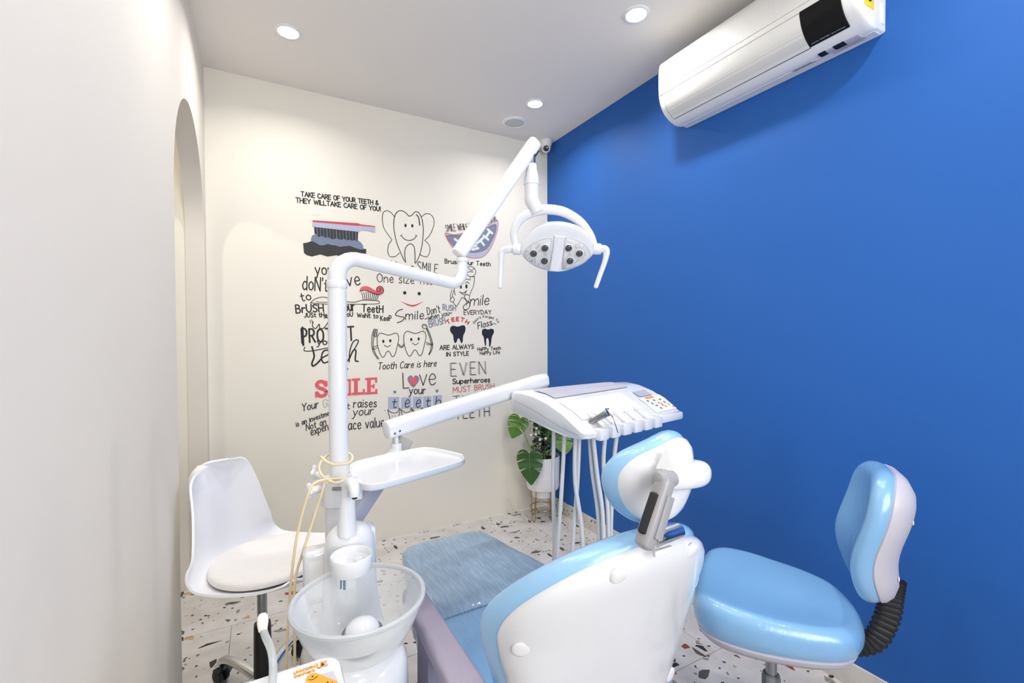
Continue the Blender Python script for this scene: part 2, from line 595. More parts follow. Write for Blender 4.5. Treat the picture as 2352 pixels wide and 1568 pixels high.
wx0, wx1, wz0, wz1 = WINDOW
struct('wall_rear', join(quadbox(PX0, wx0, REAR_Y - .12, REAR_Y, 0, ROOM_H), quadbox(wx1, .1, REAR_Y - .12, REAR_Y, 0, ROOM_H),
       quadbox(wx0, wx1, REAR_Y - .12, REAR_Y, 0, wz0), quadbox(wx0, wx1, REAR_Y - .12, REAR_Y, wz1, ROOM_H)), 'wall_white',
       'off-white wall around the window opposite the painted wall')
win = root('window_1', ((wx0 + wx1) / 2, REAR_Y - .06, wz0)); tag(win, 'wide white framed window that lets in the daylight', None, kind='structure')
fw = .05
ym = REAR_Y - .06
put('window_frame', join(quadbox(wx0, wx1, ym - .03, ym + .03, wz0, wz0 + fw), quadbox(wx0, wx1, ym - .03, ym + .03, wz1 - fw, wz1),
    quadbox(wx0, wx0 + fw, ym - .03, ym + .03, wz0 + fw, wz1 - fw), quadbox(wx1 - fw, wx1, ym - .03, ym + .03, wz0 + fw, wz1 - fw)), 'satin_white', win)
xm = (wx0 + wx1) / 2
put('mullion', quadbox(xm - .025, xm + .025, ym - .025, ym + .025, wz0 + fw, wz1 - fw), 'satin_white', win)
for a, b in ((wx0 + fw, xm - .025), (xm + .025, wx1 - fw)):
    put('pane', quadbox(a, b, ym - .003, ym + .003, wz0 + fw, wz1 - fw), 'pane_glass', win)

# ------------------------------------------------------------------ ceiling fittings
def downlight(x, y, label, lamp=True):
    t = root('ceiling_downlight', (x, y, ROOM_H - .006), 0, label, 'ceiling light', 'round recessed ceiling downlights')
    put('trim_ring', lathe([(.044, -.001), (.046, -.007), (.053, -.008), (.058, -.005), (.059, 0), (.044, 0)], (x, y, ROOM_H)), 'satin_white', t)
    put('diffuser', lathe([(0, -.0045), (.03, -.005), (.0445, -.003), (.0445, 0), (0, 0)], (x, y, ROOM_H)), 'lamp_glow', t)
    l = bpy.data.lights.new('downlight_lamp', 'AREA'); l.shape = 'DISK'; l.size = .085; l.energy = DOWNLIGHT_W; l.spread = math.radians(150)
    l.color = (1.0, .975, .94)
    lo = bpy.data.objects.new('downlight_lamp', l); COL.objects.link(lo); lo.parent = t; lo.location = (0, 0, -.006)
downlight(-1.833, -.541, 'round glowing downlight in the ceiling above the painted slogans, by the left wall')
downlight(-.434, -.523, 'round glowing downlight in the ceiling next to the round speaker')
downlight(-.454, -1.428, 'round glowing downlight in the ceiling beside the air conditioner')
downlight(-1.833, -1.44, 'round downlight in the ceiling above the spittoon, outside the picture')
downlight(-.49, -2.52, 'round downlight in the ceiling above the blue stool, outside the picture')
downlight(-1.833, -2.42, 'round downlight in the ceiling behind the dental chair, outside the picture')
pl = root('passage_fill_light', (-2.9, -.9, ROOM_H - .006), 0, 'unseen round lamp added in the passage ceiling to light it behind the arch', 'ceiling light')  # never in view; added so that the passage is lit
put('trim_ring', lathe([(.044, -.001), (.046, -.007), (.053, -.008), (.059, 0), (.044, 0)], (-2.9, -.9, ROOM_H)), 'satin_white', pl)
l = bpy.data.lights.new('passage_fill_lamp', 'AREA'); l.shape = 'DISK'; l.size = .085; l.energy = 9; l.color = (1, .95, .86)
lo = bpy.data.objects.new('passage_fill_lamp', l); COL.objects.link(lo); lo.parent = pl; lo.location = (0, 0, -.006)

sx, sy = -.42, -.233
sp = root('ceiling_speaker', (sx, sy, ROOM_H - .01), 0, 'round white ceiling speaker with a grey mesh grille', 'speaker')
put('bezel', lathe([(.066, -.003), (.068, -.009), (.078, -.009), (.086, -.005), (.0875, 0), (.066, 0)], (sx, sy, ROOM_H), 56), 'matte_white', sp)
put('grille', lathe([(0, -.010), (.03, -.009), (.055, -.007), (.0665, -.004), (.0665, 0), (0, 0)], (sx, sy, ROOM_H), 56), 'speaker_mesh', sp, uv=lambda v: (v.x, v.y))

kx, ky = -.066, -.085
cc = root('security_camera', (kx, ky, ROOM_H - .09), 0, 'small white dome security camera in the ceiling corner', 'camera')
put('mount', lathe([(0, 0), (.043, 0), (.044, -.008), (.042, -.03), (.036, -.045), (0, -.05)], (kx, ky, ROOM_H)), 'matte_white', cc)
put('ball', lathe([(0, -.034), (.016, -.031), (.027, -.022), (.034, -.006), (.035, .004), (.031, .018), (.02, .03), (0, .034)], (kx, ky, ROOM_H - .056)), 'matte_white', cc)
d = (CAM - Vector((kx, ky, ROOM_H - .056))); d.z -= .15; d.normalize()
s_ = d.cross(Vector((0, 0, 1))).normalized()
put('lens', lathe([(0, .008), (.012, .0075), (.0185, .005), (.021, 0), (.0215, -.006), (0, -.006)], M=frame(Vector((kx, ky, ROOM_H - .056)) + d * .030, s_, d.cross(s_), d)), 'black_gloss', cc)

# ------------------------------------------------------------------ air conditioner
AY0, AY1 = -2.192, -1.326
asec0 = [(0, 2.42), (-.05, 2.418), (-.062, 2.412), (-.085, 2.411), (-.115, 2.418), (-.145, 2.432), (-.172, 2.452), (-.192, 2.478), (-.204, 2.508), (-.2105, 2.545), (-.212, 2.60), (-.2115, 2.65), (-.208, 2.672), (-.198, 2.689), (-.18, 2.698), (-.12, 2.702), (0, 2.702)]
asec = [(v.x, v.y) for v in catmull([(a, b, 0) for a, b in asec0], 4)]
ac = root('air_conditioner', (-.1, (AY0 + AY1) / 2, 2.41), 0, 'white wall-mounted split air conditioner on the blue wall', 'air conditioner')
def ac_at(x, z, k):                              # shrink the section a little for rounded ends
    return (x * k - (1 - k) * .0, 2.56 + (z - 2.56) * k)
secs = []
for yy, k in ((AY0, .955), (AY0 + .003, .975), (AY0 + .009, .992), (AY0 + .02, 1), (AY1 - .02, 1), (AY1 - .009, .993), (AY1 - .003, .98), (AY1, .96)):
    secs.append([(ac_at(x, z, k)[0], yy, ac_at(x, z, k)[1]) for x, z in asec])
put('housing', loft(secs), 'ac_white', ac, sharp=50)
def along(s0, s1, n=8, off=0):
    """points of the section between two arc fractions, pushed out by off"""
    pts = [Vector((x, z, 0)) for x, z in asec]
    L_ = [0]
    for a, b in zip(pts, pts[1:]): L_.append(L_[-1] + (b - a).length)
    out = []
    for i in range(n + 1):
        s = (s0 + (s1 - s0) * i / n) * L_[-1]
        j = max(k for k in range(len(L_)) if L_[k] <= s + 1e-9); j = min(j, len(pts) - 2)
        t = (s - L_[j]) / max(1e-9, L_[j + 1] - L_[j])
        p = pts[j].lerp(pts[j + 1], t); tg = (pts[j + 1] - pts[j]).normalized()
        nrm = Vector((-tg.y, tg.x, 0))
        q = p + nrm * off
        out.append((q.x, q.y))
    return out
def strip(s0, s1, y0, y1, off, n=10, skew=0):
    a = along(s0, s1, n, off); b = along(s0, s1, n, -.004)
    loop = a + b[::-1]
    return loft([[(x, y0, z) for x, z in loop], [(x, y1, z) for x, z in loop]])
uvac = lambda v: (v.y, v.z + v.x * .8)
put('front_panel', strip(.465, .70, AY0 + .02, AY1 - .012, .0036), 'ac_perforated', ac, uv=uvac)
put('louver_gap', strip(.215, .425, -2.012, AY1 - .036, .0022), 'black_plastic', ac)
put('louver', strip(.222, .423, -2.012, AY1 - .039, .0048), 'ac_perforated', ac, uv=uvac)
put('lower_grille', strip(.43, .462, AY0 + .02, AY1 - .012, .0024), 'ac_perforated', ac, uv=uvac)
disp = put('display', strip(.225, .43, -2.145, -2.014, .0058), 'display_black', ac)
put('bottom_cover', strip(.01, .10, AY0 + .012, AY1 - .012, .0022), 'ac_under', ac)
# printed stickers under the housing
def under(y0, y1, s0, s1, mat, name, off=.0034, par=ac):
    return put(name, strip(s0, s1, y0, y1, off, 4), mat, par)
under(-2.150, -2.105, .105, .150, 'pale_grey', 'barcode_label')
under(-2.105, -2.068, .105, .150, 'black_plastic', 'rating_label')
under(-2.066, -2.042, .105, .150, 'pale_grey', 'barcode_label')
under(-2.041, -2.016, .105, .150, 'black_plastic', 'rating_label')
under(-2.150, -2.045, .045, .098, 'pale_grey', 'wiring_label')
for k in range(5): under(-2.140 + .004 * (k % 2), -2.060 - .006 * k, .052 + .009 * k, .0535 + .009 * k, 'paint_grey', 'wiring_line', .0042)
for k in range(3): under(-1.985 + .004 * k, -1.905, .070 + .014 * k, .078 + .014 * k, 'paint_grey', 'small_print', .0034)
put('energy_label', rbox((-.117, AY0 - .0005, 2.523), (.066, .0015, .104), .0004, 1), 'label_yellow', ac)
put('energy_badge', lathe([(0, 0), (.017, 0), (.017, .0008), (0, .0008)], M=frame((-.117, AY0 - .0015, 2.507), (1, 0, 0), (0, 0, 1), (0, -1, 0))), 'paint_navy', ac)
put('side_cover', rbox((-.022, AY0 - .001, 2.478), (.026, .005, .07), .002, 2), 'ac_white', ac)

# ------------------------------------------------------------------ brush lettering on the wall
G = {
'A': (.62, '0 0 .31 1 .62 0|.12 .36 .5 .36'), 'B': (.5, '0 0 0 1|~0 1 .28 .98 .4 .78 .28 .56 0 .53|~0 .53 .34 .5 .48 .27 .34 .02 0 0'),
'C': (.52, '~.5 .84 .3 1 .06 .75 .04 .3 .26 0 .5 .15'), 'D': (.54, '0 0 0 1|~0 1 .34 .92 .52 .5 .34 .08 0 0'),
'E': (.44, '.44 1 0 1 0 0 .44 0|0 .53 .36 .53'), 'F': (.42, '.42 1 0 1 0 0|0 .52 .34 .52'), 'G': (.56, '~.52 .84 .3 1 .06 .75 .04 .3 .28 0 .54 .2|.3 .45 .54 .45 .54 .05'),
'H': (.52, '0 0 0 1|.52 0 .52 1|0 .52 .52 .52'), 'I': (.06, '.03 0 .03 1'), 'J': (.4, '~.36 1 .36 .3 .2 0 0 .14'), 'K': (.5, '0 0 0 1|.48 1 .03 .48|.12 .56 .5 0'),
'L': (.42, '0 1 0 0 .42 0'), 'M': (.66, '0 0 .05 1 .33 .35 .61 1 .66 0'), 'N': (.54, '0 0 0 1 .54 0 .54 1'), 'O': (.6, '~.3 1 .05 .75 .05 .25 .3 0 .55 .25 .55 .75 .3 1'),
'P': (.48, '0 0 0 1|~0 1 .32 .98 .46 .74 .32 .48 0 .45'), 'R': (.5, '0 0 0 1|~0 1 .32 .98 .44 .75 .32 .52 0 .5|.2 .5 .5 0'),
'S': (.48, '~.45 .86 .26 1 .05 .85 .1 .62 .38 .42 .45 .2 .25 0 .02 .14'), 'T': (.56, '0 1 .56 1|.28 1 .28 0'), 'U': (.54, '~0 1 .02 .3 .27 0 .5 .3 .54 1'),
'V': (.56, '0 1 .28 0 .56 1'), 'W': (.8, '0 1 .2 0 .4 .8 .6 0 .8 1'), 'Y': (.56, '0 1 .28 .5 .56 1|.28 .5 .28 0'), 'X': (.5, '0 0 .5 1|0 1 .5 0'), 'Z': (.5, '0 1 .5 1 0 0 .5 0'),
'a': (.46, '~.42 .55 .2 .64 .03 .35 .15 .02 .36 .16 .42 .5|~.43 .62 .42 .2 .48 .02'), 'b': (.44, '0 1 0 0|~0 .45 .22 .63 .43 .36 .25 .02 0 .12'),
'c': (.4, '~.38 .52 .2 .64 .03 .35 .16 .03 .38 .1'), 'd': (.46, '.44 1 .44 0|~.43 .5 .22 .63 .03 .33 .18 .02 .43 .16'), 'e': (.44, '~.04 .32 .4 .36 .36 .58 .2 .64 .04 .38 .12 .06 .28 .01 .43 .12'),
'f': (.34, '~.34 .95 .2 .98 .13 .75 .13 0|0 .6 .3 .6'), 'g': (.46, '~.42 .55 .2 .64 .03 .35 .2 .05 .42 .2|~.43 .62 .43 -.1 .25 -.33 .04 -.22'), 'h': (.44, '0 1 0 0|~0 .4 .22 .64 .4 .5 .42 0'),
'i': (.08, '.04 .62 .04 0|.04 .84 .04 .88'), 'j': (.14, '~.1 .62 .1 -.15 -.06 -.3|.1 .84 .1 .88'), 'k': (.42, '0 1 0 0|.38 .62 .02 .3|.12 .36 .42 0'), 'l': (.08, '.04 1 .04 0'),
'm': (.7, '0 .62 0 0|~0 .4 .18 .64 .33 .5 .34 0|~.34 .4 .52 .64 .67 .5 .68 0'), 'n': (.44, '0 .62 0 0|~0 .4 .22 .64 .4 .5 .42 0'), 'o': (.46, '~.23 .63 .04 .45 .05 .15 .23 .01 .42 .15 .42 .48 .23 .63'),
'p': (.44, '0 .62 0 -.32|~0 .45 .22 .63 .43 .36 .25 .02 0 .12'), 'q': (.44, '.43 .62 .43 -.32|~.42 .5 .2 .63 .03 .33 .2 .02 .42 .14'), 'r': (.32, '0 .62 0 0|~0 .36 .14 .58 .32 .58'), 's': (.36, '~.34 .54 .18 .64 .04 .5 .16 .35 .32 .22 .3 .05 .14 0 .01 .1'),
't': (.34, '~.14 .9 .13 .2 .2 .01 .34 .06|0 .62 .32 .62'), 'u': (.44, '~0 .62 .02 .15 .2 .0 .4 .2|.43 .62 .44 0'), 'v': (.42, '0 .62 .21 0 .42 .62'), 'w': (.62, '0 .62 .15 0 .31 .5 .47 0 .62 .62'), 'x': (.4, '0 0 .4 .62|0 .62 .4 0'), 'y': (.44, '0 .62 .2 .05|~.44 .62 .2 .0 .1 -.28 -.04 -.3'), 'z': (.4, '0 .62 .4 .62 0 0 .4 0'),
'&': (.56, '~.56 0 .15 .7 .22 .98 .38 .9 .34 .68 .06 .35 .12 .04 .34 .04 .54 .4'), '!': (.1, '.05 1 .05 .3|.05 .06 .05 .02'), "'": (.1, '.06 1 .04 .78'), '~': (.5, '~0 .3 .14 .42 .3 .3 .48 .4'), '|': (.06, '.03 -.1 .03 1'), ' ': (.3, ''),
}

def ribbon(pts, w, sharp_pts=True):
    """a flat brush stroke along 2-D points, round ends"""
    V, F = [], []
    P = [Vector((p[0], p[1])) for p in pts]
    ws = w if isinstance(w, (list, tuple)) else [w] * len(P)
    def disc(c, r):
        n0 = len(V)
        for k in range(8): V.append(c + Vector((math.cos(PI * k / 4), math.sin(PI * k / 4))) * r)
        F.append(tuple(range(n0, n0 + 8)))
    for i in range(len(P) - 1):
        a, b = P[i], P[i + 1]
        t = b - a
        if t.length < 1e-7: continue
        t.normalize(); nn = Vector((-t.y, t.x))
        n0 = len(V)
        V += [a + nn * ws[i] / 2, a - nn * ws[i] / 2, b - nn * ws[i + 1] / 2, b + nn * ws[i + 1] / 2]
        F.append((n0, n0 + 1, n0 + 2, n0 + 3))
    disc(P[0], ws[0] / 2); disc(P[-1], ws[-1] / 2)
    for i in range(1, len(P) - 1):
        if (P[i] - P[i - 1]).angle(P[i + 1] - P[i], 0) > .25: disc(P[i], ws[i] / 2)
    return V, F

def glyph_strokes(ch):
    w, s = G.get(ch, (.3, ''))
    out = []
    for st in s.split('|'):
        if not st: continue
        sm = st[0] == '~'
        q = [float(k) for k in st.lstrip('~').split()]
        p = [(q[i], q[i + 1]) for i in range(0, len(q), 2)]
        if sm: p = [(v.x, v.y) for v in catmull([(a, b, 0) for a, b in p], 4)]
        out.append(p)
    return w, out

def wall_pt(px, py):
    """the place on the painted wall (x, z) of a point measured in the survey photograph"""
    d = _f + _r * ((px - 1176) / 1045) - _u * ((py - 784) / 1045)
    t = -CAM.y / d.y
    p = CAM + d * t
    return Vector((p.x, p.z))
def c1(x, y): return wall_pt(640 + x / 3.92, 410 + y / 3.92)
def c2(x, y): return wall_pt(640 + x / 3.92, 680 + y / 3.92)

def letters(text, path, h, th, slant=0, jitter=.0, gap=.16, fit=True):
    """strokes of a hand-lettered line: path = baseline points (x, z) on the wall; h = cap height (m), may be (start, end)"""
    P = [Vector((p[0], p[1])) for p in path]
    if len(P) > 2: P = [Vector((v.x, v.y)) for v in catmull([(p.x, p.y, 0) for p in P], 8)]
    L_ = [0]
    for a, b in zip(P, P[1:]): L_.append(L_[-1] + (b - a).length)
    tot = L_[-1]
    tw = sum(G.get(c, (.3, ''))[0] + gap for c in text) - gap
    h0, h1 = h if isinstance(h, (tuple, list)) else (h, h)
    V, F = [], []
    words = []
    x = 0
    rj = random.Random(hash(len(text)) + int(h0 * 1e5))
    for ch in text:
        w, sts = glyph_strokes(ch)
        if ch == ' ' and V:
            words.append((V, F)); V, F = [], []
        f0 = (x + w / 2) / tw
        s = f0 * tot
        j = 0
        while j < len(L_) - 2 and L_[j + 1] < s: j += 1
        tg = (P[j + 1] - P[j]).normalized()
        c = P[j] + tg * (s - L_[j])
        nn = Vector((-tg.y, tg.x))
        hh = (h0 + (h1 - h0) * f0) * (1 + rj.uniform(-jitter, jitter)) - th
        kx_ = tot / tw
        dy = rj.uniform(-jitter, jitter) * .4 * hh + th / 2
        for st in sts:
            pts = [c + tg * ((a - w / 2) * kx_ + b * hh * slant) + nn * (b * hh + dy) for a, b in st]
            v, f = ribbon(pts, th)
            n0 = len(V); V += v; F += [tuple(i + n0 for i in q) for q in f]
        x += w + gap
    if V: words.append((V, F))
    return words

def fl(gs):
    """flatten: a lettered line is a list of words"""
    out = []
    for g in gs: out += g if isinstance(g, list) else [g]
    return out

def ac_text(t, y0, y1, s0, h, th, mat, name, par, off):
    g = join(*letters(t, [(0, 0), (y0 - y1, 0)], h, th, gap=.2))
    Ls = sum((Vector(b) - Vector(a)).length for a, b in zip(asec, asec[1:]))
    V_ = []
    for v in g[0]:
        x_, z_ = along(s0 + v[1] / Ls, s0 + v[1] / Ls, 1, off)[0]
        V_.append((x_, y0 - v[0], z_))
    return put(name, (V_, g[1]), mat, par, sharp=0)
ac_text('DIGITAL INVERTER | SmartChange', -2.024, -2.135, .238, .005, .0007, 'paint_lavender', 'display_text', disp, .0064)
ac_text('SAMSUNG', -1.352, -1.412, .665, .010, .0014, 'pale_grey', 'maker_name', ac, .0042)

def on_wall(geo, lift):
    up = [None] * len(geo[0])                  # overlapping brush strokes lie on one another, a hair apart
    for k, f in enumerate(geo[1]):
        for i in f:
            if up[i] is None: up[i] = lift + (5e-5 * (k % 24) if len(f) != 3 else 0)
    return [Vector((v[0], -(up[i] or lift), v[1])) for i, v in enumerate(geo[0])], geo[1]
def line(pts, w, smooth=True, closed=False):
    if smooth: pts = [(v.x, v.y) for v in catmull([(p[0], p[1], 0) for p in pts], 5, closed)]
    if closed: pts = list(pts) + [pts[0]]
    return ribbon(pts, w)
def area(pts, smooth=False):
    if smooth: pts = [(v.x, v.y) for v in catmull([(p[0], p[1], 0) for p in pts], 5, True)]
    return flat([[(p[0], p[1]) for p in pts]], lambda u, v: Vector((u, v)))
def dot(c, rx, ry=None):
    ry = ry or rx
    return flat([[(c[0] + rx * math.cos(PI * k / 10), c[1] + ry * math.sin(PI * k / 10)) for k in range(20)]], lambda u, v: Vector((u, v)))
def M1(L_): return [c1(*p) for p in L_]
def M2(L_): return [c2(*p) for p in L_]
U = .00073                                     # metres on the wall for one survey unit

def decal(name, label, layers):
    """layers: [(part name, material, [geometry ...])], painted one over the other"""
    layers = [(a, b, fl(c)) for a, b, c in layers]
    if len(layers) == 1 and len(layers[0][2]) == 1:
        o = put(name, on_wall(join(*layers[0][2]), .0015), layers[0][1], None, sharp=0)
        return tag(o, label, 'wall lettering' if 'letter' in name else 'wall drawing', 'painted slogans and drawings on the cream wall')
    allv = [v for l in layers for g in l[2] for v in g[0]]
    t = root(name, (sum(v[0] for v in allv) / len(allv), -.001, min(v[1] for v in allv)), 0, label,
             'wall lettering' if 'letter' in name else 'wall drawing', 'painted slogans and drawings on the cream wall')
    for i, (pn, mat, gs) in enumerate(layers):
        one = pn in ('lettering', 'black_words', 'grey_words', 'caption', 'red_words', 'eyes', 'letter_squares', 'heart_border', 'eye', 'mouth_line', 'bristle', 'face')
        for j, g in enumerate(gs if one else [join(*gs)]):
            put(pn, on_wall(g, .0010 + .0006 * i + 3e-5 * (j % 12)), mat, t, sharp=0)
    return t
def TT(cc, t, a, b, h, th, **k):
    sc_ = (cc(*a) - cc(a[0], a[1] - 100)).length / 100
    return letters(t, [cc(*a), cc(*b)], h * sc_, th * sc_, **k)
def T1(*a, **k): return TT(c1, *a, **k)
def T2(*a, **k): return TT(c2, *a, **k)

BK = 'paint_black'
decal('slogan_lettering', 'two black capital lines TAKE CARE OF YOUR TEETH at the top of the painted wall', [('lettering', BK, [
    T1('TAKE CARE OF YOUR TEETH &', (202, 163), (897, 243), 50, 8.5, jitter=.03, gap=.13), T1('THEY WILLTAKE CARE OF YOU!', (156, 218), (917, 298), 50, 8.5, jitter=.03, gap=.13)])])
# toothbrush with foam
rj = random.Random(3)
bris = []
for k in range(13):
    xa = 345 + k * 29
    bris.append(line(M1([(xa, 445 + k * 3.0), (xa + 4, 520 + k * 3.2)]), (3 if k % 3 else 5) * U, False))
decal('toothbrush_drawing', 'painted dark toothbrush head with red back pressing into grey foam', [
    ('paste_bed', 'paint_dark', [area(M1([(220, 582), (262, 575), (300, 560), (370, 600), (440, 588), (560, 610), (640, 605), (700, 628), (788, 634), (788, 676), (740, 672), (690, 660), (620, 690), (560, 702), (520, 690), (440, 702), (375, 682), (300, 702), (255, 690), (228, 670)]))]),
    ('foam', 'paint_slate', [area(M1([(290, 555), (294, 530), (305, 510), (330, 500), (420, 500), (560, 520), (680, 540), (715, 556), (740, 575), (760, 605), (764, 635), (740, 640), (700, 628), (650, 608), (600, 604), (560, 615), (520, 606), (480, 590), (440, 588), (410, 600), (370, 602), (335, 578), (305, 566)]))]),
    ('bristles', 'paint_dark', [area(M1([(320, 436), (715, 478), (712, 556), (698, 563), (684, 552), (664, 560), (640, 548), (615, 556), (590, 543), (560, 550), (520, 538), (480, 546), (450, 528), (420, 532), (390, 516), (362, 526), (345, 520), (340, 500), (322, 494)]))]),
    ('bristle_gaps', 'paint_slate', bris),
    ('handle', 'paint_lavender', [area(M1([(305, 388), (700, 424), (735, 424), (868, 438), (868, 486), (800, 468), (745, 464), (716, 480), (318, 436), (305, 428)]))]),
    ('back', 'paint_red', [area(M1([(303, 382), (312, 376), (715, 403), (735, 412), (866, 428), (870, 438), (735, 426), (700, 426), (306, 391)]))])])
# tooth fairy
lw = 5.2 * U
decal('tooth_drawing', 'line drawing of a smiling tooth with two pairs of rounded wings', [('outline', BK, [
    line(M1([(1172, 338), (1140, 305), (1100, 288), (1062, 305), (1042, 350), (1036, 430), (1058, 560), (1100, 670), (1141, 752), (1135, 690), (1142, 625), (1182, 587), (1218, 612), (1228, 690), (1230, 762), (1272, 680), (1296, 560), (1302, 450), (1290, 365), (1262, 308), (1228, 300), (1198, 330), (1172, 338)]), lw * 1.25),
    line(M1([(1045, 348), (1010, 305), (975, 290), (942, 305), (934, 360), (950, 450), (1020, 550)]), lw), line(M1([(1020, 550), (988, 600), (984, 670), (1005, 702), (1050, 700), (1088, 668)]), lw),
    line(M1([(1285, 345), (1320, 318), (1365, 322), (1395, 360), (1396, 420), (1365, 500), (1315, 557)]), lw), line(M1([(1315, 557), (1350, 590), (1362, 645), (1340, 700), (1300, 698), (1270, 680)]), lw),
    ]), ('eye', BK, [dot(c1(1142, 422), 10 * U, 15 * U), dot(c1(1203, 425), 10 * U, 15 * U)]), ('smile', BK, [line(M1([(1103, 512), (1130, 543), (1175, 557), (1218, 542), (1240, 514)]), lw * 1.1),
    line(M1([(1097, 516), (1110, 506)]), lw, False), line(M1([(1232, 508), (1246, 517)]), lw, False)]), ('highlight', BK, [line(M1([(1240, 325), (1260, 352), (1270, 420)]), lw * 1.6)])])
# smile lips
lip_o = [(1498, 490), (1570, 503), (1640, 495), (1720, 472), (1800, 452), (1890, 415), (1966, 378), (1974, 440), (1950, 530), (1905, 630), (1850, 695), (1780, 716), (1700, 705), (1620, 665), (1555, 605), (1518, 545)]
lip_i = [(1510, 514), (1620, 512), (1720, 490), (1830, 460), (1948, 412), (1952, 480), (1918, 560), (1870, 630), (1800, 660), (1710, 662), (1620, 632), (1550, 580)]
decal('lips_drawing', 'painted lavender smiling lips with block letters TEETH inside, red outlines', [
    ('lips', 'paint_lavender', [area(M1(lip_o), True)]), ('mouth', 'paint_slate', [area(M1(lip_i), True)]),
    ('block_letters', 'paint_white', [letters('TEETH', M1([(1560, 592), (1640, 640), (1740, 650), (1850, 610), (1930, 500)]), (70 * U, 85 * U), 24 * U, gap=.22)]),
    ('red_outline', 'paint_red', [line(M1(lip_o), 4 * U, True, True), line(M1(lip_i), 4 * U, True, True)]),
    ('lettering', BK, [letters('SMILE WHILE YOU STILL HAVE', M1([(1508, 480), (1640, 468), (1760, 448), (1880, 415), (1968, 374)]), (72 * U, 44 * U), 4.6 * U, jitter=.06, gap=.14)])])
decal('slogan_lettering', 'black line Brush your Teeth below the painted lips', [('lettering', BK, [T1('Brush your Teeth', (1497, 765), (1907, 792), 46, 7)])])
decal('slogan_lettering', 'thin black slogan Wear a SMILE One size fits all under the winged tooth', [('lettering', BK, [
    T1('Wear a', (1010, 800), (1212, 826), 62, 6), T1('SMILE', (1245, 828), (1428, 856), 88, 6.5, gap=.2), T1('One size fits all', (886, 934), (1500, 962), 84, 6.5, jitter=.03)])])
decal('slogan_lettering', 'hand lettered slogan you don\'t have to brush all your teeth beside the pole', [('lettering', BK, [
    T1('you', (332, 868), (490, 870), 110, 10), T1("doN't", (212, 1004), (440, 1022), 128, 10, jitter=.05), T1('have', (470, 985), (738, 960), 128, 9.5), T1('to', (207, 1108), (296, 1094), 84, 9),
    T1('BrUSH All', (158, 1214), (540, 1196), 84, 11, jitter=.06), T1('your', (565, 1200), (685, 1190), 90, 10), T1('TeetH', (750, 1204), (938, 1212), 76, 10, jitter=.05),
    T1('JUSt tHe ones', (232, 1252), (560, 1246), 46, 7.5, jitter=.06), T1('yoU', (590, 1246), (668, 1244), 50, 7.5), T1('WaNt to', (706, 1250), (895, 1260), 46, 7.5, jitter=.06), T1('KeeP', (918, 1284), (1016, 1280), 52, 7.5)])])
hb = []
for k in range(9):
    x0 = 745 + k * 20; x1_ = 760 + k * 15
    hb.append(line(M1([(x0, 1018 + abs(k - 3) * 3), ((x0 + x1_) / 2 + 4, 1055), (x1_, 1094 + k * .6)]), 5 * U))
decal('toothbrush_drawing', 'outlined toothbrush lying flat with a swirl of red paste on its bristles', [
    ('paste', 'paint_coral', [area(M1([(730, 1003), (742, 980), (775, 968), (815, 975), (850, 995), (878, 1008), (880, 985), (905, 968), (932, 975), (944, 1000), (935, 1030), (905, 1046), (868, 1040), (820, 1020), (775, 1005), (738, 1014)]), True)]),
    ('outline', BK, [line(M1([(285, 1118), (330, 1082), (400, 1066), (470, 1080), (560, 1100), (680, 1112), (760, 1093), (880, 1098), (905, 1108), (892, 1126), (760, 1130), (560, 1130), (400, 1128), (285, 1118)]), 5 * U), line(M1([(340, 1108), (400, 1112), (520, 1112)]), 4 * U)]), ('bristle', BK, hb),
     ('swirl', BK, [line(M1([(730, 1014), (775, 1005), (820, 1020), (868, 1041), (905, 1046), (938, 1028), (944, 998), (925, 972), (895, 974), (880, 995), (892, 1015), (915, 1012), (918, 995), (905, 990)]), 5 * U)])])
# smiling face
def crescent(a, mid, b, t):
    up = catmull([(p.x, p.y, 0) for p in M1([a, mid, b])], 10); dn = catmull([(p.x, p.y, 0) for p in M1([a, (mid[0], mid[1] + t), b])], 10)
    return area([(v.x, v.y) for v in up] + [(v.x, v.y) for v in dn[::-1]][1:-1])
decal('face_drawing', 'two black eyes and a red smile above the script word Smile', [
    ('mouth', 'paint_red', [crescent((1090, 1101), (1205, 1137), (1310, 1102), 15)]),
    ('eyes', BK, [dot(c1(1135, 1028), 15 * U), dot(c1(1265, 1035), 15 * U)]),
    ('lettering', BK, [line(M1([(1115, 1175), (1075, 1190), (1052, 1225), (1090, 1240), (1130, 1250), (1110, 1280), (1068, 1297)]), 7 * U), T1('mile', (1142, 1272), (1306, 1266), 84, 7, slant=.1)])])
decal('slogan_lettering', "grey and black slogan Don't RUSH when you BRUSH", [
    ('black_words', BK, [T1("Don't", (1342, 1230), (1455, 1206), 72, 6.5, slant=.1), T1('~when you~', (1320, 1282), (1562, 1226), 50, 6, slant=.15)]),
    ('grey_words', 'paint_slate', [T1('RUSH', (1478, 1188), (1594, 1192), 58, 7, jitter=.06), T1('BRUSH', (1360, 1342), (1504, 1306), 66, 7, jitter=.05)])])
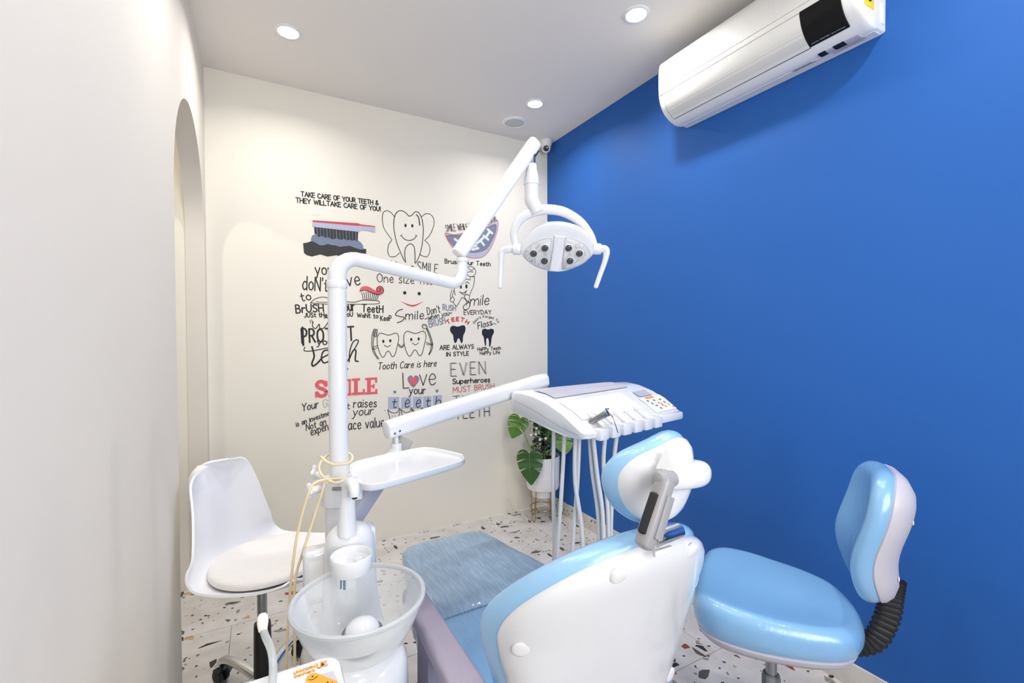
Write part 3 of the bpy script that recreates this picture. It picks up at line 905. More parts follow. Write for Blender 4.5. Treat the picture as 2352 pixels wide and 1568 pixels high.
decal('tooth_drawing', 'line drawing of a cheerful tooth raising one fist beside the lamp arm', [('outline', BK, [
    line(M1([(1690, 840), (1700, 800), (1735, 792), (1768, 815), (1772, 855), (1745, 880), (1712, 878), (1695, 850), (1718, 838), (1752, 840)]), lw), line(M1([(1710, 808), (1735, 825), (1760, 808)]), lw), line(M1([(1722, 882), (1762, 882)]), lw, False)]), ('body_outline', BK, [
    line(M1([(1725, 885), (1722, 910), (1690, 905), (1640, 915)]), lw), line(M1([(1762, 884), (1755, 960), (1722, 1040), (1712, 1100), (1700, 1110)]), lw), line(M1([(1560, 1000), (1545, 1050), (1548, 1080)]), lw), line(M1([(1575, 1010), (1560, 1060)]), lw),
    line(M1([(1545, 1085), (1565, 1065), (1582, 1085), (1570, 1110), (1548, 1105), (1545, 1085)]), lw), line(M1([(1572, 1112), (1590, 1140), (1605, 1145), (1640, 1085), (1655, 1070), (1690, 1100), (1692, 1145)]), lw), line(M1([(1590, 1050), (1580, 1000), (1600, 960)]), lw)]), ('face', BK, [
    dot(c1(1690, 970), 11 * U, 20 * U), dot(c1(1640, 975), 10 * U, 17 * U), line(M1([(1680, 940), (1700, 930), (1715, 945)]), lw), line(M1([(1625, 1020), (1660, 1028), (1695, 1008)]), lw), line(M1([(1635, 1024), (1665, 1042), (1690, 1012)]), lw), line(M1([(1600, 868), (1590, 880)]), lw, False)])])
decal('slogan_lettering', 'flowing script Smile above capital word EVERYDAY near the blue wall', [('lettering', BK, [
    line(M1([(1712, 1050), (1690, 1042), (1672, 1060), (1690, 1095), (1720, 1120), (1712, 1165), (1680, 1180), (1660, 1160), (1680, 1130), (1712, 1115)]), 7 * U),
    T1('mile', (1722, 1148), (1892, 1138), 100, 7.5, slant=.22, gap=.1), T1('EVERYDAY', (1668, 1228), (1914, 1222), 44, 6)])])
decal('slogan_lettering', 'large black lettering We PROTECT your teeth behind the white pole', [('lettering', BK, [
    line(M1([(310, 1290), (305, 1330), (335, 1348), (365, 1310), (372, 1345), (405, 1345), (445, 1290), (440, 1252), (410, 1255)]), 7 * U), line(M1([(282, 1275), (290, 1300)]), 5 * U, False), line(M1([(296, 1270), (306, 1295)]), 5 * U, False),
    T1('e', (470, 1345), (520, 1343), 90, 7), T1('PROTECT', (212, 1486), (680, 1462), 140, 15, gap=.2, jitter=.04), line(M1([(214, 1340), (222, 1498)]), 16 * U, False), T1('your', (348, 1500), (520, 1498), 66, 9)]
    + [line(M2([(235, 458), (232, 490), (300, 492), (460, 462), (560, 462)]), 7 * U), line(M2([(300, 455), (320, 540), (300, 600), (310, 628), (350, 600), (390, 555)]), 13 * U), line(M2([(390, 555), (450, 520), (440, 485), (400, 500), (385, 560), (410, 600), (470, 575)]), 11 * U),
       line(M2([(470, 575), (520, 520), (505, 490), (475, 520), (480, 580), (520, 590), (560, 560)]), 11 * U), line(M2([(575, 430), (570, 560), (590, 595), (620, 580)]), 12 * U), line(M2([(620, 585), (655, 520), (715, 415), (700, 392), (665, 420), (640, 500), (635, 592)]), 9 * U), line(M2([(638, 560), (670, 490), (695, 490), (690, 575), (715, 586)]), 12 * U), dot(c2(618, 655), 8 * U, 10 * U)])])
# two friends
def tooth2(dx, dy, k=1.0):
    P = [(985, 351), (945, 338), (912, 333), (890, 360), (886, 405), (892, 450), (912, 515), (935, 549), (955, 535), (968, 508), (985, 493), (1003, 508), (1015, 535), (1033, 543), (1050, 515), (1066, 455), (1080, 390), (1076, 350), (1055, 331), (1020, 342)]
    return M2([(985 + (x - 985) * k + dx, 440 + (y - 440) * k + dy) for x, y in P])
decal('tooth_drawing', 'line drawing of two smiling teeth holding hands, one with toothbrush, one with mirror', [('tooth_outline', BK, [line(tooth2(0, 0), lw * 1.1, True, True)]), ('face', BK, [dot(c2(942, 406), 10 * U, 14 * U), dot(c2(1005, 401), 10 * U, 14 * U), line(M2([(950, 440), (980, 456), (1008, 440)]), lw)]),
    ('tooth_outline', BK, [line(tooth2(242, -13, 1.03), lw * 1.1, True, True)]), ('face', BK, [dot(c2(1193, 389), 10 * U, 14 * U), dot(c2(1260, 384), 10 * U, 14 * U), line(M2([(1202, 420), (1232, 438), (1258, 418)]), lw)]),
    ('clasped_hands', BK, [
    line(M2([(1076, 430), (1098, 445), (1108, 455), (1128, 425)]), lw), line(M2([(1076, 440), (1096, 460), (1112, 458), (1130, 440)]), lw)]),
    ('toothbrush', BK, [line(M2([(888, 445), (860, 456), (842, 468), (858, 478), (888, 462)]), lw), line(M2([(860, 300), (842, 340), (838, 440), (855, 510), (895, 566)]), lw), line(M2([(874, 300), (860, 350), (850, 440), (868, 510), (900, 562)]), lw),
    line(M2([(858, 296), (888, 300), (880, 362), (852, 358), (858, 296)]), lw, False)] + [line(M2([(866, 306 + 9 * k), (880, 309 + 9 * k)]), 3 * U, False) for k in range(6)]),
    ('mouth_mirror', BK, [line(M2([(1288, 268), (1300, 252), (1325, 256), (1336, 275), (1325, 292), (1300, 288), (1288, 268)]), lw), line(M2([(1296, 268), (1306, 260), (1322, 264), (1328, 276)]), lw * .8), line(M2([(1334, 288), (1356, 335), (1380, 410), (1380, 470), (1355, 525)]), lw * 1.4), line(M2([(1330, 296), (1345, 335), (1370, 420), (1366, 480), (1350, 522)]), lw),
     line(M2([(1328, 415), (1365, 428), (1386, 428), (1380, 438), (1330, 432)]), lw)])])
decal('slogan_lettering', 'slanted script line Tooth Care is here under the two teeth', [('lettering', BK, [T2('Tooth Care is here', (892, 664), (1418, 634), 68, 7, slant=.18, gap=.13)])])
# black teeth
decal('tooth_drawing', 'solid black tooth under an arched red word TEETH, captioned ARE ALWAYS IN STYLE', [
    ('tooth', 'paint_navy', [area(M2([(1543, 300), (1550, 275), (1575, 266), (1610, 274), (1645, 264), (1672, 264), (1682, 290), (1676, 325), (1662, 355), (1656, 410), (1645, 422), (1634, 400), (1622, 378), (1610, 388), (1600, 415), (1586, 420), (1576, 395), (1570, 350), (1550, 325)]), True)]),
    ('arched_word', 'paint_red', [letters('TEETH', M2([(1526, 256), (1560, 234), (1610, 226), (1660, 234), (1698, 258)]), 44 * U, 10 * U, gap=.25)]),
    ('caption', BK, [T2('ARE ALWAYS', (1451, 486), (1755, 474), 46, 7), T2('IN STYLE', (1510, 544), (1710, 534), 42, 7)])])
decal('tooth_drawing', "solid black tooth with long roots under arched words Don't Forget To Floss", [
    ('tooth', 'paint_navy', [area(M2([(1830, 320), (1836, 300), (1858, 293), (1885, 300), (1912, 293), (1934, 300), (1938, 325), (1926, 350), (1918, 375), (1912, 420), (1904, 450), (1894, 450), (1893, 410), (1886, 380), (1878, 378), (1868, 390), (1868, 440), (1858, 442), (1850, 400), (1846, 370), (1832, 345)]), True)]),
    ('lettering', BK, [letters("Don't Forget To", M2([(1764, 248), (1800, 210), (1868, 194), (1935, 210), (1976, 242)]), 26 * U, 4.5 * U), T2('Floss', (1796, 298), (1920, 262), 62, 7, slant=.2), line(M2([(1915, 262), (1935, 245), (1956, 250)]), 5 * U),
                       T2('HaPPy Teeth', (1792, 494), (2000, 482), 34, 5.5), T2('HaPPy Life', (1813, 530), (1990, 520), 34, 5.5)])])
# Love your teeth
def heart(cx, cy, s):
    return [(cx + s * x, cy + s * y) for x, y in ((0, 1.05), (-.55, .5), (-.92, -.1), (-.9, -.62), (-.55, -.92), (-.2, -.85), (0, -.55), (.2, -.85), (.55, -.92), (.9, -.62), (.92, -.1), (.55, .5))]
sq = [(985, 905, 1085, 1016), (1103, 908, 1193, 1012), (1207, 902, 1288, 1012), (1300, 898, 1374, 1006), (1388, 890, 1470, 1000)]
tl = []
for (x0, y0, x1_, y1), ch in zip(sq, 'teeth'):
    tl.append(T2(ch, ((x0 + x1_) / 2 - 18, y1 - 8), ((x0 + x1_) / 2 + 26, y1 - 11), 92 if ch in 'th' else 112, 6.5, slant=.12))
th_ = []
for (x0, y0, x1_, y1) in sq:
    cx = (x0 + x1_) / 2
    th_.append(line(M2([(x0 - 4, y1 + 4), (x0 + 4, y1 + 40), (x0 + 16, y1 + 80), (x0 + 26, y1 + 110), (cx, y1 + 95), (x1_ - 20, y1 + 110), (x1_ - 6, y1 + 70), (x1_ + 2, y1 + 30), (x1_ + 4, y1 - 10), (x1_ - 18, y1 + 26), (cx, y1 + 34), (x0 + 22, y1 + 26), (x0 - 4, y1 + 4)]), lw))
    th_ += [dot(c2(cx - 14, y1 + 62), 4 * U), dot(c2(cx + 14, y1 + 62), 4 * U)]
decal('slogan_lettering', 'Love your teeth lettering with a red heart and lavender letter squares', [
    ('letter_squares', 'paint_lavender', [area(M2([(x0, y0 + 4), (x1_, y0), (x1_, y1 - 3), (x0, y1)])) for x0, y0, x1_, y1 in sq]),
    ('heart_border', 'paint_slate', [area(M2(heart(1212, 764, 54)), True), area(M2(heart(1045, 863, 14)), True), area(M2(heart(1425, 853, 14)), True), dot(c2(955, 1028), 5 * U)]),
    ('heart', 'paint_coral', [area(M2(heart(1212, 764, 38)), True)]),
    ('lettering', BK, [line(M2([(1117, 692), (1122, 828), (1172, 824)]), 8 * U, False), T2('ve', (1268, 808), (1414, 800), 165, 7.5, gap=.1), T2('your', (1176, 884), (1320, 880), 76, 8)] + tl + th_)])
decal('slogan_lettering', 'lettering EVEN Superheroes MUST BRUSH THEIR TEETH near the blue wall', [
    ('black_words', BK, [T2('EVEN', (1556, 726), (1866, 702), 122, 4.5, gap=.28), T2('EVEN', (1546, 720), (1856, 696), 120, 3, gap=.28), T2('Superheroes', (1566, 794), (1902, 776), 54, 8.5, gap=.13), T2('THEIR', (1570, 986), (1890, 958), 88, 5, gap=.28), T2('TEETH', (1592, 1112), (1900, 1082), 92, 5, gap=.22), T2('TEETH', (1584, 1108), (1892, 1078), 92, 3, gap=.22)]),
    ('red_words', 'paint_red', [T2('MUST BRUSH', (1570, 872), (1940, 832), 54, 5.5)])])
# red slab word
def slab_word():
    gs = []
    def bar(*p, w=33): gs.append(([c2(*q) for q in p], [tuple(range(len(p)))]))
    gs.append(line(M2([(425, 800), (405, 772), (365, 770), (343, 795), (360, 822), (405, 838), (428, 862), (412, 892), (370, 898), (345, 870)]), 30 * U))
    bar((418, 768), (440, 760), (440, 806), (424, 808)); bar((326, 864), (346, 862), (346, 912), (330, 916))
    def rect(x0, y0, x1_, y1): bar((x0, y0), (x1_, y0 - (x1_ - x0) * .06), (x1_, y1 - (x1_ - x0) * .06), (x0, y1))
    for x0, y0, y1, w_ in ((450, 757, 905, 150), ):
        rect(455, 755, 490, 907); rect(570, 748, 605, 900); rect(446, 890, 505, 908); rect(556, 884, 616, 902); bar((455, 755), (492, 753), (540, 850), (520, 868)); bar((605, 748), (570, 750), (520, 850), (538, 868))
    rect(630, 746, 650, 894); rect(620, 745, 652, 766); rect(620, 872, 656, 894)
    rect(678, 742, 712, 890); rect(660, 741, 732, 762); rect(660, 868, 776, 890); bar((756, 838), (776, 834), (776, 884), (758, 886))
    rect(796, 736, 830, 882); rect(778, 736, 886, 756); rect(778, 864, 890, 886); bar((866, 734), (886, 732), (888, 778), (868, 780)); bar((868, 836), (888, 834), (890, 880), (870, 882)); rect(826, 800, 862, 820); bar((850, 788), (864, 787), (864, 830), (850, 831))
    return gs
decal('slogan_lettering', 'large red slab lettered word SMILE behind the white pole', [('block_word', 'paint_coral', slab_word())])
decal('slogan_lettering', 'script slogan Your tooth is an investment Not an expense, low on the painted wall', [
    ('tiny_tooth', 'paint_grey', [line(M2([(398, 960), (402, 938), (425, 930), (445, 938), (462, 928), (470, 950), (466, 975), (458, 998), (446, 985), (430, 985), (418, 1003), (405, 985)]), 3.5 * U, True, True), dot(c2(422, 962), 3.5 * U), dot(c2(440, 958), 3.5 * U), line(M2([(425, 972), (434, 976), (444, 968)]), 3 * U), line(M2([(466, 940), (470, 922), (464, 914)]), 3 * U)]),
    ('lettering', BK, [T2('Your', (212, 1040), (358, 1004), 74, 7.5, slant=.2), T2('is an investment', (160, 1178), (500, 1058), 50, 6.5, slant=.15), T2('Not an', (250, 1212), (428, 1156), 64, 6.5, slant=.2), T2('expense', (292, 1258), (510, 1182), 76, 7, slant=.15)])])
decal('slogan_lettering', 'black slogan It raises your face value beside the instrument arm', [('lettering', BK, [
    T2('It', (598, 1020), (640, 1018), 60, 7), T2('raises', (674, 1006), (880, 1000), 82, 8), T2('your', (668, 1082), (848, 1066), 82, 7.5, slant=.15), T2('face value', (590, 1212), (950, 1176), 98, 8, gap=.14)])])

# ------------------------------------------------------------------ potted plant in the corner
PXc, PYc = -.178, -.208
st = root('plant_stand', (PXc, PYc, 0), 0, 'thin brass wire plant stand with hairpin legs in the corner', 'plant stand')
def ringpath(c, r, z, n=36): return [(c[0] + r * math.cos(2 * PI * k / n), c[1] + r * math.sin(2 * PI * k / n), z) for k in range(n + 1)]
def hoop(c, r, z, w): return sweep(ringpath(c, r, z), circle(w, 8))
put('ring', hoop((PXc, PYc), .093, .085, .0032), 'brass', st)
put('ring', hoop((PXc, PYc), .098, .225, .0032), 'brass', st)
for a in (math.radians(-75), math.radians(15), math.radians(105), math.radians(195)):
    ca, sa = math.cos(a), math.sin(a)
    tx, ty = -sa, ca
    def q(r, s, z): return (PXc + ca * r + tx * s, PYc + sa * r + ty * s, z)
    put('leg', tube([q(.098, -.024, .235), q(.096, -.02, .12), q(.097, -.015, .03), q(.099, -.01, .008), q(.1, 0, .0034), q(.099, .01, .008), q(.097, .015, .03), q(.096, .02, .12), q(.098, .024, .235)], .0034, 8, 5), 'brass', st)
pot = root('flower_pot', (PXc, PYc, .165), 0, 'white ribbed flower pot with a plain stepped base on the brass stand', 'plant pot')
def ribbed():
    V, F = [], []
    nseg = 44 * 4
    prof = [(.0905, .222), (.112, .228), (.1185, .25), (.1195, .32), (.1215, .42), (.122, .46), (.1215, .464), (.1155, .464), (.115, .445)]
    for i, (r, z) in enumerate(prof):
        for k in range(nseg):
            w = (k % 4)
            dr = -.0032 if (w == 0 and 1 <= i <= 5) else 0
            a = 2 * PI * k / nseg
            V.append((PXc + (r + dr) * math.cos(a), PYc + (r + dr) * math.sin(a), z))
    for i in range(len(prof) - 1):
        for k in range(nseg):
            F.append((i * nseg + k, i * nseg + (k + 1) % nseg, (i + 1) * nseg + (k + 1) % nseg, (i + 1) * nseg + k))
    return V, F
put('ribbed_body', ribbed(), 'satin_white', pot, sharp=25)
put('base', lathe([(0, .166), (.07, .166), (.078, .172), (.083, .2), (.0905, .223), (0, .223)], (PXc, PYc, 0)), 'satin_white', pot)
put('soil', lathe([(0, .437), (.114, .434), (.114, .41), (0, .41)], (PXc, PYc, 0)), 'soil', pot)

VIEW = (CAM - Vector((PXc, PYc, .5))); VIEW.z = 0; VIEW.normalize()
SIDE = VIEW.cross(Vector((0, 0, 1))) * -1         # to the right as seen from the room
def leaf_poly(w, h, cuts, seed=0, right_cuts=None):
    """half outlines with slits cut in from the edge towards the midrib; tip at (0,-h), notch at (0,0)"""
    rr = random.Random(seed)
    def half(sgn, cs):
        P = [(0, 0), (.10, .10), (.26, .13), (.40, .07), (.49, -.08), (.5, -.25), (.44, -.45), (.33, -.65), (.19, -.82), (.06, -.96), (0, -1)]
        base_ = [(v.x, v.y) for v in catmull([(a, b, 0) for a, b in P], 8)]
        out = []
        n = len(base_)
        slots = []
        for c in cs: slots.append((int(c[0] * n), c[1], c[2]))
        i = 0
        while i < n:
            hit = [s for s in slots if s[0] == i]
            if hit:
                _, depth, wd = hit[0]
                a, b = base_[i], base_[min(n - 1, i + wd)]
                mx_, my = (a[0] + b[0]) / 2, (a[1] + b[1]) / 2
                inner = (mx_ * (1 - depth), my + depth * .16)
                e1 = (a[0] * .5 + inner[0] * .5, a[1] * .5 + inner[1] * .5 + .008); e2 = (b[0] * .5 + inner[0] * .5, b[1] * .5 + inner[1] * .5 - .008)
                out += [a, e1, (inner[0], inner[1] + .012), (inner[0] - .01, inner[1]), (inner[0], inner[1] - .012), e2, b]
                i += wd + 1
            else:
                out.append(base_[i]); i += 1
        return [(sgn * a * w, b * h) for a, b in out]
    R_ = half(1, right_cuts or cuts); L_ = half(-1, cuts)
    return R_ + L_[-2:0:-1]
def leaf(parent, at, ex, up, w, h, cuts, mat, bend=.25, seed=0, rc=None, mid='leaf_light'):
    ex = Vector(ex).normalized(); up = Vector(up).normalized(); nn = ex.cross(up).normalized()
    at = Vector(at)
    def place(u, v):
        return at + ex * u + up * v + nn * (-bend * (u * u / w) - bend * .5 * (v * v / h) + .015 * w * math.sin(v / h * 9))
    o = put('leaf', solid(flat([leaf_poly(w, h, cuts, seed, rc)], place), .0012), mat, parent, sharp=60)
    put('midrib', tube([place(0, -.02 * h) + nn * .001, place(0, -.5 * h) + nn * .0015, place(0, -.93 * h) + nn * .001], [.0016, .0012, .0005], 6, 4), 'stem_green', o)
    return o
mon = root('monstera_plant', (PXc, PYc, .436), 0, 'monstera plant with large split glossy green leaves in the ribbed pot', 'plant')
def P3(right, toward, z): return Vector((PXc, PYc, 0)) + SIDE * right + VIEW * toward + Vector((0, 0, z))
CU = [(.36, .5, 1), (.50, .62, 2), (.64, .6, 2)]
leaf(mon, P3(-.165, .03, .735), SIDE * .9 + Vector((0, 0, -.35)), (VIEW * -.25 + Vector((.06, .0, 1))) + SIDE * .35, .155, .155, CU, 'leaf_light', .3, 1)
leaf(mon, P3(-.095, .13, .505), SIDE * .98 + VIEW * .1, Vector((0, 0, 1)) - VIEW * .25 + SIDE * -.05, .185, .215, CU, 'leaf_green', .35, 2)
leaf(mon, P3(.105, .02, .62), SIDE * .9 - Vector((0, 0, .1)), Vector((0, 0, 1)) - VIEW * .4 - SIDE * .45, .19, .15, [(.5, .3, 2)], 'leaf_light', .3, 3)
leaf(mon, P3(-.02, -.03, .70), SIDE + Vector((0, 0, -.35)), Vector((0, 0, .55)) - VIEW * .5 - SIDE * .5, .18, .17, CU[:2], 'leaf_green', .3, 4)
leaf(mon, P3(.09, -.06, .68), SIDE, Vector((0, 0, .6)) - VIEW * .6 - SIDE * .5, .17, .17, CU[1:3], 'leaf_green', .3, 5)
for tip, m1 in ((P3(-.165, .03, .735), P3(-.10, .06, .55)), (P3(-.095, .13, .505), P3(-.08, .10, .52)), (P3(.105, .02, .62), P3(.06, .05, .52)), (P3(-.02, -.03, .70), P3(-.05, .02, .6)), (P3(.09, -.06, .68), P3(.06, 0, .56))):
    put('stem', tube([P3(-.01 if m1.z > .53 else .02, .05, .42), (P3(-.03, .07, .47) + m1) / 2, m1, tip], [.005, .0045, .004, .003], 8, 5), 'stem_green', mon)
beg = root('begonia_plant', (PXc, PYc, .436), 0, 'small dark leaved flowering plant with white blossoms behind the monstera leaves', 'plant')
rb = random.Random(11)
V, F = [], []
for k in range(150):
    a = rb.uniform(0, 2 * PI); rr_ = rb.uniform(0, .095) ; z = rb.uniform(.47, .70)
    c = Vector((PXc + rr_ * math.cos(a), PYc + rr_ * math.sin(a), z)) + SIDE * .01
    ax = Vector((rb.uniform(-1, 1), rb.uniform(-1, 1), rb.uniform(-.2, 1))).normalized(); bx = ax.cross(Vector((rb.uniform(-1, 1), rb.uniform(-1, 1), 1))).normalized(); n_ = ax.cross(bx)
    s = rb.uniform(.016, .027)
    n0 = len(V)
    V += [c - ax * s, c - ax * s * .2 + bx * s * .55 - n_ * .003, c + ax * s * .6 + bx * s * .4, c + ax * s, c + ax * s * .6 - bx * s * .4, c - ax * s * .2 - bx * s * .55 - n_ * .003, c + n_ * .004]
    F += [(n0, n0 + 1, n0 + 6), (n0 + 1, n0 + 2, n0 + 6), (n0 + 2, n0 + 3, n0 + 6), (n0 + 3, n0 + 4, n0 + 6), (n0 + 4, n0 + 5, n0 + 6), (n0 + 5, n0, n0 + 6)]
fo = put('foliage', (V, F), 'leaf_dark', beg, sharp=0); fo['kind'] = 'stuff'
for k in range(9):
    a = rb.uniform(0, 2 * PI)
    put('stem', tube([(PXc + .03 * math.cos(a), PYc + .03 * math.sin(a), .43), (PXc + .05 * math.cos(a), PYc + .05 * math.sin(a), .55), (PXc + .07 * math.cos(a), PYc + .07 * math.sin(a), .66)], .0016, 5, 3), 'leaf_dark', beg)
for rt, tw, z in ((-.075, .05, .66), (-.05, .09, .635), (-.085, .06, .625), (-.02, .1, .60), (.02, .1, .61), (-.045, .08, .675)):
    c = P3(rt, tw, z)
    V, F = [], []
    for k in range(5):
        a = 2 * PI * k / 5 + rt * 9
        e = SIDE * math.cos(a) + Vector((0, 0, 1)) * math.sin(a); g_ = SIDE * -math.sin(a) + Vector((0, 0, 1)) * math.cos(a)
        n0 = len(V)
        V += [c, c + e * .006 + g_ * .004 + VIEW * .002, c + e * .0115 + VIEW * .003, c + e * .006 - g_ * .004 + VIEW * .002]
        F.append((n0, n0 + 1, n0 + 2, n0 + 3))
    fl = put('flower', (V, F), 'petal', beg, sharp=0)
    put('flower_centre', lathe([(0, .003), (.0022, .002), (.0025, 0), (0, 0)], M=frame(c + VIEW * .002, SIDE, Vector((0, 0, 1)), VIEW), seg=8), 'pollen', fl)

# ------------------------------------------------------------------ white shell stool
FD = Vector((.82, -.57, 0)).normalized()         # the way the stool faces
LD = Vector((-FD.y, FD.x, 0))                     # its left
WS = Vector((-1.972, -1.097, 0))
ws = root('shell_stool', WS, 0, 'white plastic shell stool with round fabric cushion by the arch', 'stool')
prof_s = [(.245, .500, .10), (.242, .510, .155), (.22, .500, .19), (.15, .485, .215), (.05, .476, .228), (-.05, .478, .23), (-.115, .498, .226), (-.155, .535, .215), (-.175, .59, .198), (-.19, .665, .178), (-.206, .745, .160), (-.222, .81, .142), (-.228, .840, .112), (-.230, .856, .05)]
pc = catmull([(a, b, c) for a, b, c in prof_s], 5)
def shell_pt(u, v):
    s = u * 2 - 1
    t = v * (len(pc) - 1); i = min(int(t), len(pc) - 2); p = pc[i].lerp(pc[i + 1], t - i)
    tg = (pc[i + 1] - pc[i]); tg = Vector((tg.x, tg.y)).normalized()
    nn = Vector((tg.y, -tg.x))                    # towards the sitter: up over the seat, forward at the back
    if nn.y < 0 and abs(nn.y) > abs(nn.x): nn = -nn
    back = min(1, max(0, (v - .42) / .2)) * (1 - .35 * max(0, (v - .75) / .25))
    curl = (.040 + .042 * back) * abs(s) ** 2.6 * min(1, v / .12 * .4 + .6)
    x = p.x + nn.x * curl; z = p.y + nn.y * curl
    return WS + FD * x + LD * (s * p.z) + Vector((0, 0, z + .012))
put('seat_shell', solid(grid(shell_pt, 28, 60), -.007), 'shell_white', ws, sharp=60)
cush = [(.193 * math.cos(2 * PI * k / 48) + .036, .196 * math.sin(2 * PI * k / 48)) for k in range(48)]
put('cushion', slab(cush, soft(.02, .045), lambda u, v, w: WS + FD * u + LD * v + Vector((0, 0, .496 + w + .018 * (u * u + v * v) / .038 * (1 - w / .06)))), 'fabric_white', ws)
put('gas_column', lathe([(.014, .24), (.0165, .245), (.0165, .46), (.03, .472), (.06, .482), (0, .482)], WS), 'steel', ws)
put('column_sleeve', lathe([(0, .075), (.03, .075), (.031, .085), (.0285, .28), (.027, .292), (.0165, .294), (.0165, .27)], WS), 'black_plastic', ws)
put('hub', lathe([(0, .06), (.034, .06), (.038, .07), (.036, .095), (.031, .1), (0, .1)], WS), 'chrome', ws)
for k in range(5):
    a = math.radians(200 + 72 * k)
    dv = Vector((math.cos(a), math.sin(a), 0))
    lg = put('star_leg', sweep([WS + dv * .02 + Vector((0, 0, .08)), WS + dv * .12 + Vector((0, 0, .098)), WS + dv * .19 + Vector((0, 0, .098)), WS + dv * .225 + Vector((0, 0, .085)), WS + dv * .235 + Vector((0, 0, .062))], rrect(.036, .028, .012, 3), n=4, scale=[1.05, .95, .9, .95, .8]), 'chrome', ws)
    e = WS + dv * .235
    sd = Vector((-dv.y, dv.x, 0))
    for s in (-1, 1):
        put('caster', lathe([(0, -.009), (.018, -.009), (.0245, -.006), (.0265, 0), (.0245, .006), (.018, .009), (0, .009)], M=frame(e + sd * (s * .013) + Vector((0, 0, .0267)), (0, 0, 1), dv, sd), seg=24), 'black_rubber', lg)
    put('caster_hood', sweep([e - dv * .018 + Vector((0, 0, .048)), e + Vector((0, 0, .056)), e + dv * .016 + Vector((0, 0, .046))], rrect(.042, .012, .005, 2), n=3), 'black_plastic', lg)

# ------------------------------------------------------------------ blue operator stool
BF = Vector((-.55, .835, 0)).normalized()
BL = Vector((-BF.y, BF.x, 0))
BS = Vector((-.556, -2.137, 0))
bs = root('operator_stool', BS, 0, 'blue padded operator stool with backrest, wrapped in film, against the blue wall', 'stool')
so = [(.225, 0), (.222, .10), (.205, .175), (.15, .218), (.06, .228), (-.03, .216), (-.12, .19), (-.185, .15), (-.222, .08), (-.232, 0)]
so = so + [(a, -b) for a, b in so[-2:0:-1]]
so = [(v.x, v.y) for v in catmull([(a, b, 0) for a, b in so], 4, True)]
def saddle(u, v, w):
    h = w / .085
    lift = .018 * max(0, u / .22) + .028 * (v / .22) ** 2 - .012 * math.exp(-((u + .06) / .1) ** 2 - (v / .1) ** 2)
    return BS + BF * u + BL * v + Vector((0, 0, .447 + w + lift * h))
put('seat_cushion', slab(so, soft(.04, .085, 8), saddle), 'vinyl_stool', bs)
put('seat_pan', slab([(u * .955, v * .955) for u, v in so], [(.09, 0), (.055, .004), (.02, .018), (.004, .034), (0, .046), (.004, .05)], lambda u, v, w: BS + BF * u + BL * v + Vector((0, 0, .410 + w))), 'pale_grey', bs)
put('gas_column', lathe([(0, .2), (.0165, .2), (.0165, .39), (.03, .397), (.05, .411), (0, .411)], BS), 'steel', bs)
put('column_sleeve', lathe([(0, .075), (.026, .075), (.027, .26), (.024, .27), (.0165, .271)], BS), 'clear_plastic', bs)
put('hub', lathe([(0, .06), (.034, .06), (.038, .07), (.036, .095), (.03, .1), (0, .1)], BS), 'black_plastic', bs)
put('inner_sleeve', lathe([(0, .08), (.022, .08), (.022, .235), (.0165, .236), (0, .236)], BS), 'black_plastic', bs)
put('lever', tube([BS + Vector((0, 0, .372)), BS - BF * .1 - BL * .1 + Vector((0, 0, .378)), BS - BF * .14 - BL * .16 + Vector((0, 0, .372))], [.004, .004, .007], 10, 4, .006), 'black_plastic', bs)
for k in range(5):
    a = math.radians(20 + 72 * k)
    dv = Vector((math.cos(a), math.sin(a), 0))
    lg = put('star_leg', sweep([BS + dv * .02 + Vector((0, 0, .08)), BS + dv * .14 + Vector((0, 0, .09)), BS + dv * .23 + Vector((0, 0, .07))], rrect(.036, .026, .01, 3), n=4, scale=[1.05, .95, .8]), 'black_plastic', bs)
    e = BS + dv * .23; sd = Vector((-dv.y, dv.x, 0))
    for s in (-1, 1):
        put('caster', lathe([(0, -.009), (.018, -.009), (.0245, -.006), (.0265, 0), (.0245, .006), (.018, .009), (0, .009)], M=frame(e + sd * (s * .013) + Vector((0, 0, .0267)), (0, 0, 1), dv, sd), seg=24), 'black_rubber', lg)
    put('caster_hood', sweep([e - dv * .018 + Vector((0, 0, .05)), e + Vector((0, 0, .058)), e + dv * .016 + Vector((0, 0, .048))], rrect(.042, .012, .005, 2), n=3), 'black_plastic', lg)
# backrest
BB = BS - BF * .262 + Vector((.030, -.016, -.018))
bo = [(0, .985), (.08, .978), (.132, .935), (.152, .86), (.152, .76), (.142, .68), (.105, .628), (.045, .608), (0, .605)]
bo = bo + [(-a, b) for a, b in bo[-2:0:-1]]
bo = [(v.x, v.y) for v in catmull([(a, b, 0) for a, b in bo], 5, True)]
def backp(u, v, w):
    bend = .032 * (u / .178) ** 2
    lean = -(v - .78) * .06 + .03 * math.exp(-((v - .74) / .1) ** 2)
    return BB + BL * u + Vector((0, 0, v)) + BF * (w + bend + lean)
put('back_cushion', slab(bo, soft(.03, .062, 7), backp), 'vinyl_stool', bs)
put('back_shell', slab([(u * .97, .795 + (v - .795) * .97) for u, v in bo], [(.075, -.045), (.05, -.04), (.02, -.024), (.004, -.006), (0, .006), (.004, .012)], backp), 'pale_grey', bs)
for u, v in ((.085, .70), (.085, .86), (-.085, .70), (-.085, .86)):
    c = backp(u, v, -.040)
    put('screw_cap', lathe([(0, .004), (.006, .0035), (.0085, 0), (0, 0)], M=frame(c, BL, Vector((0, 0, 1)), -BF), seg=16), 'satin_white', bs)
